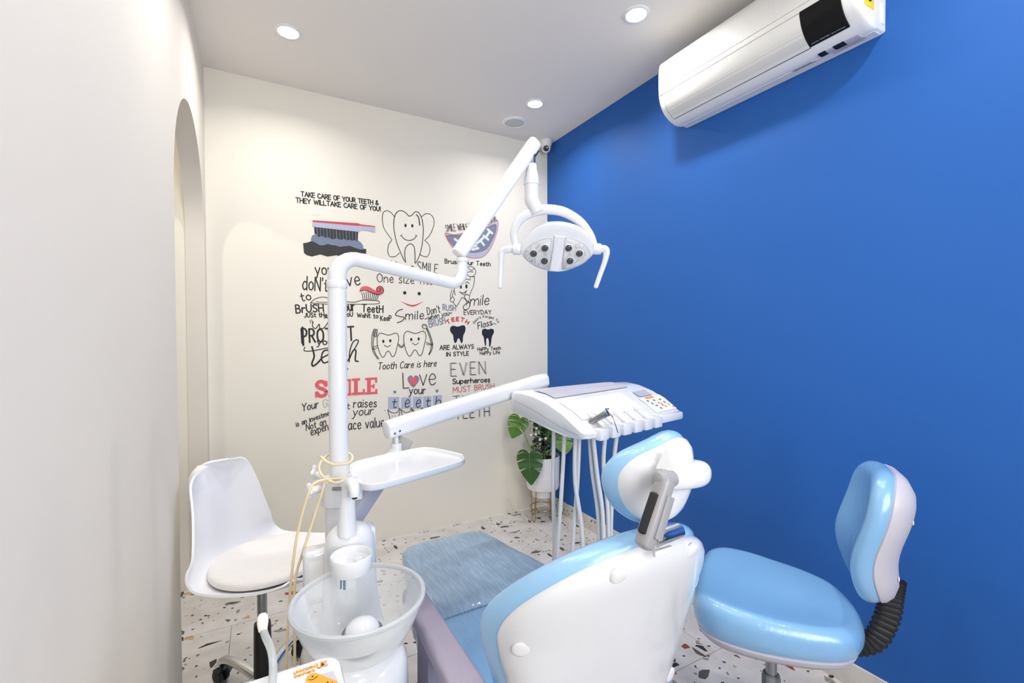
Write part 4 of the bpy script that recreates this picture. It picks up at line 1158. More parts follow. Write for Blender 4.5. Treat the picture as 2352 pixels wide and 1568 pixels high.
# ribbed rubber stem
spn = catmull([BS - BF * .15 + Vector((0, 0, .425)), BS - BF * .20 + Vector((0, 0, .425)), BS - BF * .25 + Vector((.008, -.004, .455)), BS - BF * .27 + Vector((.02, -.01, .53)), BS - BF * .272 + Vector((.028, -.014, .60)), BB - BF * .012 + Vector((0, 0, .66))], 24)
put('ribbed_stem', sweep(spn, rrect(.062, .034, .015, 4), up=tuple(-BF), scale=[1.0 if k % 5 in (0, 1, 2) else .87 for k in range(len(spn))]), 'black_rubber', bs, sharp=30)

# ------------------------------------------------------------------ dental chair
CX = -1.352
ch = root('dental_chair', (CX, -1.8, 0), 0, 'blue padded dental chair with white shell back, wrapped in clear film', 'dental chair')
YB = [(.40, -2.255), (.45, -2.262), (.59, -2.292), (.70, -2.325), (.79, -2.356), (.87, -2.386), (.937, -2.414), (1.0, -2.442), (1.1, -2.48)]
def ycen(z):
    for (a, ya), (b, yb) in zip(YB, YB[1:]):
        if z <= b: return ya + (yb - ya) * (z - a) / (b - a)
    return YB[-1][1]
def backpl(u, z, w):
    """back of the chair: u across, z up, w forward from the rear face"""
    wrap = .085 * (min(abs(u), .33) / .28) ** 2.6 * max(.25, min(1, (z - .45) / .35))
    return Vector((CX + .008 + u, ycen(z) + wrap + w, z))
half = [(0, .972), (.07, .967), (.14, .945), (.198, .905), (.236, .858), (.25, .812), (.243, .762), (.225, .70), (.206, .62), (.188, .53), (.17, .47), (.13, .445), (.06, .44)]
bo = half + [(0, .44)] + [(-a, b) for a, b in half[:0:-1]]
bo = [(v.x, v.y) for v in catmull([(a, b, 0) for a, b in bo], 4, True)]
put('back_shell', slab(bo, [(.05, 0), (.03, .002), (.014, .008), (.004, .018), (0, .030), (.002, .042)], backpl, (.9, .75, .6, .4, .2)), 'gloss_white', ch)
co_ = inset(bo, -.013)
put('back_cushion', slab(co_, [(a, b + .034) for a, b in soft(.031, .066, 7)], backpl, (.85, .65, .4, .2)), 'vinyl_blue', ch)
for u, z in ((-.225, .80), (.225, .80), (-.09, .94), (.09, .94), (-.178, .585), (.178, .585)):
    c = backpl(u, z, .004)
    e1 = (backpl(u + .01, z, .004) - backpl(u - .01, z, .004)).normalized(); e2 = (backpl(u, z + .01, .004) - backpl(u, z - .01, .004)).normalized()
    nn = e1.cross(e2).normalized()
    if nn.y > 0: nn = -nn
    put('bolt_cap', lathe([(0, .0034), (.010, .0031), (.0152, .0018), (.0168, 0), (.0168, -.006), (0, -.006)], M=frame(c, e1, e2, nn), seg=28), 'satin_white', ch)
# headrest
HC = Vector((CX + .066, -2.392, 1.072))
def headp(u, v, w): return HC + Vector((u, 0, v)) + Vector((0, 1, 0)) * (w + .035 * (u / .1) ** 2 + v * -.10)
ho = [(0, .078), (.050, .074), (.084, .052), (.097, .016), (.093, -.026), (.070, -.062), (.033, -.082), (0, -.086)]
ho = ho + [(-a, b) for a, b in ho[-2:0:-1]]
ho = [(v.x, v.y) for v in catmull([(a, b, 0) for a, b in ho], 5, True)]
HR = Matrix.Rotation(math.radians(-20), 3, 'Y')     # the head pad is swung round a little on its joint
def headq(u, v, w):
    p = HR @ Vector((u, 0, v))
    return headp(p.x, p.z, w)
put('headrest_shell', slab([(u * .93, v * .93) for u, v in ho], [(.05, -.010), (.03, -.008), (.012, 0), (.002, .012), (0, .022), (.003, .028)], headq), 'gloss_white', ch)
put('headrest_cushion', slab(inset(ho, -.002), [(a, b + .016) for a, b in soft(.026, .056, 7)], headq), 'vinyl_blue', ch)
# white hinge barrel across the headrest
put('hinge_barrel', sweep([(CX + .020, -2.412, 1.094), (CX + .05, -2.416, 1.094), (CX + .100, -2.412, 1.091), (CX + .120, -2.402, 1.089)], rrect(.05, .046, .02, 5), n=3, round_ends=.008, scale=[.9, 1, 1.05, .9]), 'gloss_white', ch)
put('hinge_rib', loft([[(CX + .01, -2.40, 1.11), (CX + .05, -2.40, 1.11), (CX + .045, -2.432, 1.112), (CX + .02, -2.432, 1.112)], [(CX + .030, -2.402, 1.142), (CX + .036, -2.402, 1.142), (CX + .035, -2.408, 1.142), (CX + .031, -2.408, 1.142)]]), 'gloss_white', ch, sharp=60)
# grey tilting bracket
bt, bb = Vector((CX + .002, -2.428, 1.094)), Vector((CX - .044, -2.430, 1.004))
dv = (bt - bb).normalized()
put('tilt_bracket', sweep([bb - dv * .006, bb + dv * .02, bt - dv * .03, bt, bt + dv * .004], rrect(.031, .032, .010, 4), up=(0, -1, 0), scale=[.92, 1, .95, .92, .8], n=2, round_ends=.010), 'grey_plastic', ch)
strip_c = bb.lerp(bt, .46) + Vector((-.0160, -.001, .004))
put('ribbed_strip', sweep([strip_c - dv * .032, strip_c + dv * .032], rrect(.016, .004, .0018, 2), up=(-1, -.35, .3), round_ends=.004), 'black_rubber', ch)
put('bracket_cover', sweep([bb + dv * .006 + Vector((.007, -.017, 0)), bt - dv * .022 + Vector((.007, -.0155, 0))], rrect(.018, .006, .002, 2), up=(0, -1, 0)), 'grey_plastic', ch)
put('bracket_cap', lathe([(0, -.019), (.011, -.018), (.0155, -.014), (.0172, 0), (.016, .02), (0, .02)], M=frame(bt + Vector((.004, .006, .002)), (0, 0, 1), (0, 1, 0), (1, 0, 0)), seg=28), 'grey_plastic', ch)
put('chrome_socket', sweep([Vector((CX - .018, -2.424, .996)), Vector((CX + .044, -2.424, .999))], rrect(.025, .025, .012, 5), round_ends=.004), 'chrome', ch)
put('socket_plate', rbox((CX - .006, -2.432, .977), (.044, .008, .010), .002, 2), 'satin_white', ch)
# seat and leg rest
def padloft(sts, n=4.0, seg=44):
    secs = []
    for y, hw, zt, th in sts:
        s = []
        for k in range(seg):
            a = 2 * PI * k / seg
            ca, sa = math.cos(a), math.sin(a)
            s.append((CX + .022 + hw * math.copysign(abs(ca) ** (2 / n), ca), y, zt - th / 2 + th / 2 * math.copysign(abs(sa) ** (2 / n), sa)))
        secs.append(s)
    return loft(secs)
put('leg_rest', padloft([(-1.262, .118, .522, .02), (-1.266, .140, .530, .045), (-1.275, .160, .537, .065), (-1.30, .178, .541, .075), (-1.36, .19, .543, .078), (-1.46, .208, .544, .08), (-1.58, .238, .545, .08), (-1.68, .258, .547, .08), (-1.74, .266, .546, .08), (-1.765, .262, .538, .07), (-1.775, .25, .52, .04)]), 'vinyl_legrest', ch)
put('seat_cushion', padloft([(-1.752, .25, .515, .03), (-1.758, .262, .528, .06), (-1.775, .268, .538, .08), (-1.82, .272, .540, .09), (-1.95, .275, .532, .09), (-2.1, .272, .528, .09), (-2.2, .25, .535, .09), (-2.24, .22, .53, .07)]), 'vinyl_seat', ch)
put('seat_tray', padloft([(-1.34, .10, .46, .02), (-1.40, .13, .462, .03), (-1.7, .2, .458, .05), (-2.0, .22, .445, .08), (-2.22, .18, .445, .08)]), 'gloss_white', ch)
put('lift_column', rbox((CX + .02, -1.98, .22), (.2, .34, .40), .04, 4), 'gloss_white', ch)
put('floor_plate', rbox((CX + .02, -1.86, .03), (.38, .74, .06), .025, 3), 'gloss_white', ch)
# armrest on the spittoon side, its far twin behind the back
for sx_ in (-1,):
    ax = CX + .012 + sx_ * .283
    ao = [(x_ * (1 - .10 * (.2 - y_) / .2), y_ + .2) for x_, y_ in rrect(.070, .42, .022, 6)]
    put('armrest', slab(ao, soft(.009, .034, 4), lambda u, v, w: Vector((ax + u * 1.0, -1.825 - v, .650 + w - .05 * (v - .2) * .1))), 'mauve_grey', ch)
    put('armrest_post', loft([[(ax - .018, -1.93, .655), (ax + .018, -1.93, .655), (ax + .018, -2.01, .655), (ax - .018, -2.01, .655)], [(ax - .02, -1.935, .58), (ax + .016, -1.935, .58), (ax + .016, -2.015, .58), (ax - .02, -2.015, .58)],
        [(ax - .022, -1.94, .50), (ax + .016, -1.94, .50), (ax + .016, -2.03, .50), (ax - .022, -2.03, .50)]]), 'mauve_grey', ch, sharp=30)
    put('armrest_foot', rbox((ax - .012 * sx_ * -1 - .004, -1.985, .485), (.06, .11, .07), .014, 3), 'mauve_grey', ch)

# ------------------------------------------------------------------ spittoon unit beside the chair
UX, UY = -1.79, -1.90
un = root('spittoon_unit', (UX, UY, 0), 0, 'white dental spittoon cabinet with glass bowl and cup filler', 'spittoon')
def body_sec(z, x0, x1, y0, y1, r): return [(x_ + (x0 + x1) / 2, y_ + (y0 + y1) / 2, z) for x_, y_ in rrect(x1 - x0, y1 - y0, r, 6)]
put('cabinet', loft([body_sec(0, -1.885, -1.70, -2.07, -1.70, .05), body_sec(.02, -1.895, -1.69, -2.08, -1.69, .06), body_sec(.35, -1.895, -1.69, -2.085, -1.69, .07), body_sec(.55, -1.89, -1.692, -2.09, -1.70, .08), body_sec(.62, -1.88, -1.698, -2.085, -1.73, .085), body_sec(.648, -1.865, -1.71, -2.07, -1.76, .075)]), 'gloss_white', un)
BC = Vector((-1.787, -2.0, 0))
put('bowl_seat', lathe([(0, .56), (.098, .56), (.100, .60), (.098, .655), (.088, .672), (.06, .682), (0, .682)], (BC.x, BC.y, 0), 48), 'gloss_white', un)
TXc, TYc = -1.776, -1.818
put('tower', loft([[(TXc + r * math.cos(2 * PI * k / 40), TYc + dy + r * math.sin(2 * PI * k / 40) * (.72 if math.sin(2 * PI * k / 40) < 0 and z < .84 else .85), z) for k in range(40)] for r, z, dy in ((.085, .60, -.01), (.072, .66, 0), (.064, .72, 0), (.0605, .79, 0), (.0595, .83, 0), (.057, .852, 0), (.049, .869, 0), (.036, .880, 0), (.014, .885, 0))]), 'gloss_white', un)
sp_ = put('side_panel', rbox((-1.848, -1.79, .765), (.066, .05, .13), .012, 3), 'gloss_white', un)
put('side_label', rbox((-1.852, -1.8155, .762), (.036, .002, .09), .0006, 1), 'matte_white', sp_)
put('back_fin', rbox((-1.722, -1.80, .80), (.018, .05, .13), .008, 3), 'gloss_white', un)
put('water_spout', sweep([(-1.786, -1.842, .87), (-1.786, -1.843, .92), (-1.784, -1.846, .968), (-1.783, -1.855, .993), (-1.778, -1.874, 1.000), (-1.776, -1.886, .986), (-1.776, -1.888, .974)], circle(1, 18), n=6, scale=[.0235, .0195, .0165, .0155, .0135, .0120, .0115]), 'gloss_white', un)
put('spout_nozzle', lathe([(0, -.004), (.006, -.004), (.006, .002), (0, .002)], (-1.776, -1.888, .973), 14), 'black_plastic', un)
UXc, UYc = -1.789, -1.916
put('cup_holder', lathe([(0, .816), (.042, .816), (.0445, .819), (.0455, .852), (.044, .854), (.042, .852), (.0405, .838), (.03, .833), (0, .832)], (UXc, UYc, 0), 44), 'gloss_white', un)
for a in (30, 150, 270):
    put('holder_pad', lathe([(0, .004), (.009, .003), (.011, 0), (0, 0)], (UXc + .02 * math.cos(math.radians(a)), UYc + .02 * math.sin(math.radians(a)), .833), 16), 'satin_white', un)
put('rinse_nozzle', tube([(-1.802, -1.905, .825), (-1.804, -1.915, .806), (-1.806, -1.924, .780)], .0028, 8, 4), 'paint_slate', un)
put('rinse_nozzle', tube([(-1.809, -1.903, .825), (-1.811, -1.913, .806), (-1.813, -1.921, .782)], .0022, 8, 4), 'paint_slate', un)
bowl = put('bowl', lathe([(.040, .688), (.075, .692), (.095, .708), (.114, .742), (.128, .778), (.1345, .797), (.1305, .797), (.123, .777), (.108, .748), (.088, .728), (.068, .719), (.040, .716)], (BC.x, BC.y, 0), 72), 'bowl_glass', un)
put('bowl_rim', lathe([(.1275, .797), (.1285, .7935), (.1345, .7925), (.1372, .7955), (.1368, .8005), (.133, .8035), (.129, .8015), (.1275, .797)], (BC.x, BC.y, 0), 72), 'rim_glass', un)
put('drain_dome', lathe([(.035, .718), (.036, .722), (.032, .733), (.022, .742), (.010, .746), (0, .747)], (BC.x + .006, BC.y + .004, 0), 40), 'gloss_white', un)
put('drain_ring', lathe([(.0355, .716), (.041, .717), (.042, .720), (.036, .721), (.0355, .716)], (BC.x + .006, BC.y + .004, 0), 40), 'steel', un)

# ------------------------------------------------------------------ assistant control panel
AP = frame((-1.950, -2.232, .797), (1, 0, 0), (0, 1, .03), (0, -.03, 1))
ap = root('assistant_panel', (-1.950, -2.232, .75), 0, 'white assistant control panel with orange lettering and keypad at the front edge', 'control panel')
po = rrect(.20, .15, .03, 6)
put('panel_body', slab(po, [(.02, -.03), (.006, -.027), (0, -.015), (0, -.006), (.003, 0), (.006, .001)], lambda u, v, w: AP @ Vector((u, v, w))), 'gloss_white', ap)
put('panel_stalk', tube([AP @ Vector((.02, .03, -.025)), (-1.90, -2.13, .68), (-1.86, -2.06, .60)], .016, 14, 5), 'gloss_white', ap)
def onpanel(geo, lift): return [AP @ Vector((v[0], v[1], .0012 + lift)) for v in geo[0]], geo[1]
put('keypad', [onpanel(flat([rrect(.075, .028, .013, 6)], lambda u, v: Vector((.066 + u * .5 + v * .55, .016 - u * .62 + v * .5))), .0006)][0], 'orange', ap, sharp=0)
put('keypad_plate', onpanel(flat([[(.03, -.02), (.045, .036), (.085, .032), (.092, -.02)]], lambda u, v: Vector((u, v))), .0003), 'pale_grey', ap, sharp=0)
put('lettering', onpanel(join(*letters('UNICORN', [(.028, .0535), (.060, .0535)], .0066, .0016, gap=.2), *letters('DenMart', [(.028, .0445), (.058, .0445)], .0070, .0016, gap=.18)), .0006), 'orange', ap, sharp=0)
put('logo', onpanel(join(line([(.063, .061), (.0635, .051), (.068, .050), (.0695, .061)], .0026), line([(.078, .060), (.071, .060), (.071, .050), (.078, .050)], .0025, False), line([(.071, .055), (.0765, .055)], .0022, False)), .0006), 'orange', ap, sharp=0)
put('logo_mark', onpanel(flat([[(.068, .0515), (.0715, .058), (.0745, .052)]], lambda u, v: Vector((u, v))), .0011), 'paint_black', ap, sharp=0)
for u, v in ((.054, .030), (.074, .006)):
    put('key_icon', onpanel(join(line([(u - .006, v), (u, v - .003), (u + .007, v + .001)], .0011), dot((u, v + .004), .0015)), .0011), 'paint_black', ap, sharp=0)
# suction tube standing at the panel
sj = Vector((-1.95, -2.15, .79))
stb = root('suction_tube', (sj.x, sj.y, .70), 0, 'clear plastic suction tube with a pale connector in front of the white stool', 'tube')
spts = [(-1.966, -2.086, .845), (-1.963, -2.099, .832), (-1.955, -2.127, .824), (-1.952, -2.150, .818), (-1.952, -2.175, .810), (-1.955, -2.21, .806), (-1.965, -2.30, .80), (-1.96, -2.325, .74), (-1.93, -2.25, .66), (-1.88, -2.08, .6)]
put('tube_body', tube(spts, .0062, 14, 6), 'tube_clear', stb)
put('connector', lathe([(0, .016), (.006, .016), (.0085, .012), (.0092, .004), (.008, -.006), (.0065, -.012), (0, -.012)], M=frame(spts[0], (1, 0, 0), (0, .6, -.8), (0, .8, .6)), seg=20), 'petal', stb)

# ------------------------------------------------------------------ operating light on its pole
PX_, PY_ = -1.787, -1.722
ol = root('operating_light', (PX_, PY_, .62), 0, 'white dental operating light on a bent pole and sprung arm', 'dental lamp')
put('lower_post', lathe([(0, .62), (.033, .62), (.033, .905), (.031, .91), (0, .91)], (PX_ - .003, PY_, 0), 32), 'gloss_white', ol)
put('pole', lathe([(0, .9), (.0235, .9), (.0235, 1.482), (0, 1.482)], (PX_, PY_, 0), 36), 'gloss_white', ol)
put('pole_collar', lathe([(.0235, 1.472), (.0255, 1.473), (.0266, 1.477), (.0266, 1.488), (.025, 1.492), (.0235, 1.492)], (PX_, PY_, 0), 36), 'gloss_white', ol)
EL = Vector((-1.391, -1.642, 1.50))
dh = (Vector((EL.x, EL.y, 0)) - Vector((PX_, PY_, 0))).normalized()
E0 = Vector((PX_, PY_, 1.481))
ep = [E0, E0 + Vector((0, 0, .02))]
for k in range(1, 8):
    a = PI / 2 * k / 7
    ep.append(E0 + Vector((0, 0, .02)) + dh * (.052 * (1 - math.cos(a))) + Vector((0, 0, .052 * math.sin(a))))
zt = ep[-1].z
pe = Vector((EL.x, EL.y, zt - .043))
ep.append(pe - dh * .05)
for k in range(1, 7):
    a = PI / 2 * k / 6
    ep.append(pe - dh * .05 + dh * (.04 * math.sin(a)) + Vector((0, 0, .04 * (1 - math.cos(a)))))
tip = ep[-1].copy()
ep.append(Vector((tip.x, tip.y, tip.z + .028)))
put('bent_arm', sweep(ep, circle(1, 26), scale=[.024, .024, .0238, .023, .0222, .0213, .0205, .0198, .0192] + [.0174] + [.0172, .017, .0168, .0166, .0165, .0164] + [.0163]), 'gloss_white', ol)
jp = ep[-1]
put('joint_ring', lathe([(0, 0), (.0175, 0), (.0195, .003), (.0195, .011), (.0175, .014), (0, .014)], jp, 28), 'gloss_white', ol)
put('joint_pin', lathe([(0, .012), (.0115, .012), (.0115, .045), (0, .045)], jp, 20), 'chrome', ol)
TOP = Vector((-1.104, -1.592, 2.025))
A0 = jp + Vector((-.012, 0, .026))
ad = (TOP - A0).normalized()
upv = ad.cross(Vector((0, 1, 0))).normalized()
if upv.z < 0: upv = -upv
put('spring_arm', sweep([A0 - ad * .0, A0 + ad * .05, TOP - ad * .06, TOP], rrect(.045, .048, .015, 5), up=tuple(upv), scale=[.92, 1, 1.02, 1.02], round_ends=.006), 'satin_white', ol)
put('arm_end_cap', sweep([TOP, TOP + ad * .008], rrect(.047, .05, .018, 5), up=tuple(upv), round_ends=.008), 'gloss_white', ol)
HX, HY = TOP.x - .006, TOP.y - .012
put('arm_slot', sweep([TOP - ad * .075 - upv * .0262, TOP - ad * .012 - upv * .0262], rrect(.034, .004, .0015, 2), up=tuple(upv)), 'black_plastic', ol)
put('drop_tube', lathe([(0, 1.94), (.0135, 1.94), (.0135, 1.998), (0, 1.998)], (HX - .008, HY, 0), 24), 'chrome', ol)
put('sleeve', lathe([(0, 1.950), (.0165, 1.950), (.018, 1.946), (.0195, 1.930), (.0265, 1.898), (.0285, 1.880), (.0282, 1.877), (.0258, 1.875), (.0258, 1.832), (0, 1.832)], (HX - .008, HY, 0), 32), 'gloss_white', ol)
# yoke and head: facing the room, tipped down
R_ = Vector((.876, -.482, 0)); T_ = Vector((-.482, -.876, 0))      # right as seen from the room; towards the room
HCn = Vector((-1.027, -1.630, 1.640))
tilt = math.radians(30)
N_h = T_ * math.cos(tilt) - Vector((0, 0, 1)) * math.sin(tilt)
E2 = T_ * math.sin(tilt) + Vector((0, 0, 1)) * math.cos(tilt)
def hp(a, b, c): return HCn + R_ * a + E2 * b + N_h * c
ec = Vector((HX - .008, HY, 1.832))
put('elbow', sweep([ec + Vector((0, 0, .01)), ec - Vector((0, 0, .004)), ec + R_ * .004 - Vector((0, 0, .016)), ec + R_ * .022 - Vector((0, 0, .052))], circle(1, 22), scale=[.0262, .0262, .0258, .022], n=4), 'gloss_white', ol)
yk = [hp(-.148, .014, -.03), hp(-.156, .066, -.045), hp(-.126, .112, -.06), hp(-.060, .136, -.07), hp(.015, .131, -.07), hp(.078, .100, -.06), hp(.12, .055, -.045), hp(.138, .014, -.03)]
put('yoke', sweep(yk, rrect(.032, .034, .013, 4), up=tuple(N_h), n=5, scale=[.75, .85, 1.0, 1.1, 1.05, .95, .8, .75], round_ends=.01), 'gloss_white', ol)
def vesica(w, h, n=18):
    P = []
    for k in range(n + 1):
        a = PI * k / n
        P.append((w * math.cos(a), h * math.sin(a) ** 1.15))
    for k in range(1, n):
        a = PI + PI * k / n
        P.append((w * math.cos(a), -h * abs(math.sin(a)) ** 1.15))
    return P
hs = [(.130, 0), (.118, .048), (.078, .092), (.0, .112), (-.074, .098), (-.120, .054), (-.130, 0), (-.095, -.040), (-.045, -.064), (0, -.071), (.045, -.064), (.095, -.040)]
hs = [(v.x, v.y) for v in catmull([(a, b, 0) for a, b in hs], 4, True)]
put('head_shell', slab(hs, [(.055, -.085), (.042, -.08), (.026, -.068), (.012, -.05), (.003, -.026), (0, -.008), (.001, .002), (.006, .005)], hp), 'gloss_white', ol)
# two clear lens covers with six LEDs, centre band between
put('centre_band', slab([(-.030, -.062), (.008, -.068), (.016, -.03), (.022, .02), (.024, .064), (-.014, .068), (-.016, .02), (-.022, -.03)], [(.004, .004), (0, .006), (0, .009), (.003, .011)], hp, (.5,)), 'gloss_white', ol)
for s in (-1, 1):
    v_ = [(a, b) for a, b in vesica(.120, .062)]
    half_ = [(a, b) for a, b in v_ if a * s > .024]
    xs = .022 * s
    hb_ = .058
    pts_ = sorted(half_, key=lambda q: math.atan2(q[1], q[0] - .05 * s) if s > 0 else (math.atan2(q[1], q[0] - .05 * s) % (2 * PI)))
    if s > 0: loop = [(xs, -hb_)] + pts_ + [(xs, hb_)]
    else: loop = [(xs, hb_)] + pts_ + [(xs, -hb_)]
    rp_ = put('reflector_plate', slab(inset(loop, .002), [(.003, .005), (0, .0055), (0, .0065), (.002, .007)], hp, (.5,)), 'satin_white', ol)
    put('lens_cover', slab(loop, [(0, .007), (0, .012), (.003, .0145), (.010, .016)], hp, (.5,)), 'lamp_cover', ol)
    for a, b in ((.042, .022), (.082, .002), (.046, -.026)):
        c = hp(a * s - (.004 if b > 0 else 0), b, .0072)
        put('led_lens', lathe([(0, .0062), (.008, .0055), (.0115, .003), (.0125, 0), (0, 0)], M=frame(c, R_, E2, N_h), seg=28), 'black_gloss', rp_)
        put('led_ring', lathe([(.0125, .0005), (.0125, .004), (.0155, .003), (.017, 0), (.0125, 0)], M=frame(c, R_, E2, N_h), seg=28), 'gloss_white', rp_)
    # pivot and handle
    ax_ = frame(hp(.142 * s, .008, -.02), E2, N_h * s, R_ * s)
    put('pivot', lathe([(0, -.012), (.019, -.012), (.0205, -.008), (.0205, .014), (.018, .018), (0, .018)], M=ax_, seg=28), 'gloss_white', ol)
    k0 = hp(.160 * s, .008, -.02)
    zz = Vector((0, 0, 1))
    hx = (-.040, -.042, -.044, -.046) if s < 0 else (.020, .014, -.002, -.018)
    put('handle', sweep([k0 - R_ * (.01 * s), k0 + R_ * (hx[0] * .55 if s < 0 else .012), k0 + R_ * hx[0] - zz * .012, k0 + R_ * hx[1] - zz * .045, k0 + R_ * hx[2] - zz * .09, k0 + R_ * hx[3] - zz * .135], rrect(.026, .022, .009, 4), up=tuple(N_h), n=5, scale=[.95, 1.05, .95, .72, .68, .62], round_ends=.008), 'gloss_white', ol)

# ------------------------------------------------------------------ instrument tray clamped to the pole
tr = root('instrument_tray', (-1.58, -1.67, .95), 0, 'white shallow instrument tray clamped to the pole', 'tray')
to = [(-1.752, -1.66), (-1.735, -1.60), (-1.68, -1.565), (-1.54, -1.525), (-1.475, -1.532), (-1.418, -1.645), (-1.418, -1.69), (-1.45, -1.735), (-1.60, -1.79), (-1.70, -1.818), (-1.742, -1.80), (-1.758, -1.74)]
to = [(v.x, v.y) for v in catmull([(a, b, 0) for a, b in to], 4, True)]
put('tray_dish', slab(to, [(.012, .952), (.004, .954), (0, .959), (0, .972), (.002, .974), (.005, .972), (.006, .963), (.012, .961)], lambda u, v, w: Vector((u, v, w)), (.8, .4)), 'gloss_white', tr)
put('clamp_body', loft([[(PX_ - .005 + r * math.cos(2 * PI * k / 36), PY_ + r * math.sin(2 * PI * k / 36), z) for k in range(36)] for r, z in ((.036, .905), (.040, .908), (.041, .94), (.040, .972), (.036, .976))]), 'gloss_white', tr)
put('clamp_block', rbox((PX_ + .028, PY_ - .018, .944), (.05, .05, .05), .006, 2), 'gloss_white', tr)
def star(c, axis, r, th, name='clamp_knob'):
    axis = Vector(axis).normalized(); s1 = axis.cross(Vector((0, 0, 1))).normalized(); s2 = axis.cross(s1)
    o_ = []
    for k in range(40):
        a = 2 * PI * k / 40
        rr_ = r * (1 + .22 * math.cos(4 * a))
        o_.append((rr_ * math.cos(a), rr_ * math.sin(a)))
    put(name, slab(o_, [(.004, 0), (0, .003), (0, th - .003), (.004, th)], lambda u, v, w: Vector(c) + s1 * u + s2 * v + axis * w, (.5,)), 'gloss_white', tr)
LFT = -R_
star(Vector((PX_, PY_, .955)) + LFT * .052 + T_ * .045, LFT * .8 + T_ * .6, .017, .014)
put('knob_shaft', tube([Vector((PX_, PY_, .955)) + LFT * .02 + T_ * .02, Vector((PX_, PY_, .955)) + LFT * .054 + T_ * .047], .010, 14, 2), 'gloss_white', tr)
star(Vector((PX_, PY_, .985)) + LFT * .062 + T_ * -.01, LFT, .016, .013)
put('knob_shaft', tube([Vector((PX_, PY_, .96)) + LFT * .03, Vector((PX_, PY_, .982)) + LFT * .064 + T_ * -.01], .009, 14, 2), 'gloss_white', tr)
put('clamp_screw', tube([Vector((PX_, PY_, .958)) + T_ * .042, Vector((PX_, PY_, .958)) + T_ * .042 + R_ * .03], .0045, 12, 2), 'steel', tr)

# ------------------------------------------------------------------ cream cable looped round the pole
cb = []
for k in range(22):
    a = math.radians(200 + 360 * 1.35 * k / 21)
    rr_ = .03 + (.018 if 100 < (math.degrees(a) % 360) < 260 else .004)
    cb.append(Vector((PX_ + rr_ * math.cos(a), PY_ + rr_ * math.sin(a) * 1.0, 1.045 - .062 * k / 21 + .018 * math.sin(a * 1.0))))
tail = [(-1.842, -1.765, .985), (-1.868, -1.77, .95), (-1.895, -1.755, .83), (-1.912, -1.75, .66), (-1.918, -1.75, .5), (-1.922, -1.75, .25), (-1.925, -1.76, .02)]
cable = put('looped_cable', tube(cb + [Vector(p) for p in tail], .0034, 10, 4), 'cable_cream', None)
tag(cable, 'thin cream cable looped round the pole, hanging outermost beside the white stool', 'cable')
cable2 = put('hanging_cable', tube([(-1.826, -1.757, .98), (-1.834, -1.768, .955), (-1.848, -1.765, .91), (-1.876, -1.76, .82), (-1.897, -1.757, .74), (-1.899, -1.755, .6), (-1.901, -1.757, .4), (-1.905, -1.76, .2), (-1.907, -1.765, .004)], .0034, 10, 4), 'cable_cream', None)
tag(cable2, 'thin cream cable hanging straight down from the pole clamp, nearest the spittoon', 'cable')

# ------------------------------------------------------------------ instrument delivery unit
du = root('instrument_unit', (-.74, -1.56, .98), 0, 'white dental instrument delivery unit with keypad, holders and hoses', 'dental unit')
AL = Vector((-1.582, -1.494, 1.043)); AE = Vector((-.885, -1.325, 1.148))
dA = (AE - AL).normalized()
put('support_arm', sweep([AL - dA * .028, AL + dA * .05, AE - dA * .05, AE], rrect(.056, .062, .02, 5), scale=[.92, 1, 1, .97], round_ends=.005), 'gloss_white', du)
for k in range(2):
    c = AL + dA * (-.006 + .018 * k) + Vector((-.0, -.0285, -.012 + .003 * k))
    put('arm_screw', lathe([(0, .002), (.003, .0018), (.004, 0), (0, 0)], M=frame(c, dA, Vector((0, 0, 1)), Vector((dA.y, -dA.x, 0))), seg=14), 'steel', du)
put('arm_pin', lathe([(0, .965), (.0135, .965), (.0135, 1.035), (0, 1.035)], (AL.x + .006, AL.y, 0), 20), 'chrome', du)
LA = Vector((-1.765, -1.70, .84))
ee = Vector((AL.x + .006, AL.y, .989))
put('elbow_housing', sweep([ee + Vector((0, 0, .002)), ee - Vector((0, 0, .02)), ee - Vector((.012, .012, .042)), ee - Vector((.04, .034, .062))], circle(1, 24), scale=[.019, .021, .029, .031], n=4, round_ends=.003), 'gloss_white', du)
put('lower_arm', sweep([ee - Vector((.03, .026, .052)), LA], rrect(.05, .062, .014, 4), round_ends=.004), 'pale_grey', du)
# smoky clear film viewer on the elbow
fv = frame(ee + Vector((.004, -.008, -.055)), Vector((.62, .30, .72)).normalized(), Vector((.876, -.482, 0)).cross(Vector((0, 0, 1))), Vector((.72, -.2, -.62)).normalized())
put('film_viewer', rbox((0, 0, 0), (.15, .012, .05), .004, 2, M=frame(ee + Vector((.0, .0, -.05)), (R_ * .42 + Vector((0, 0, .9))).normalized(), T_, (R_ * .9 - Vector((0, 0, .42))).normalized())), 'smoke_plastic', du)
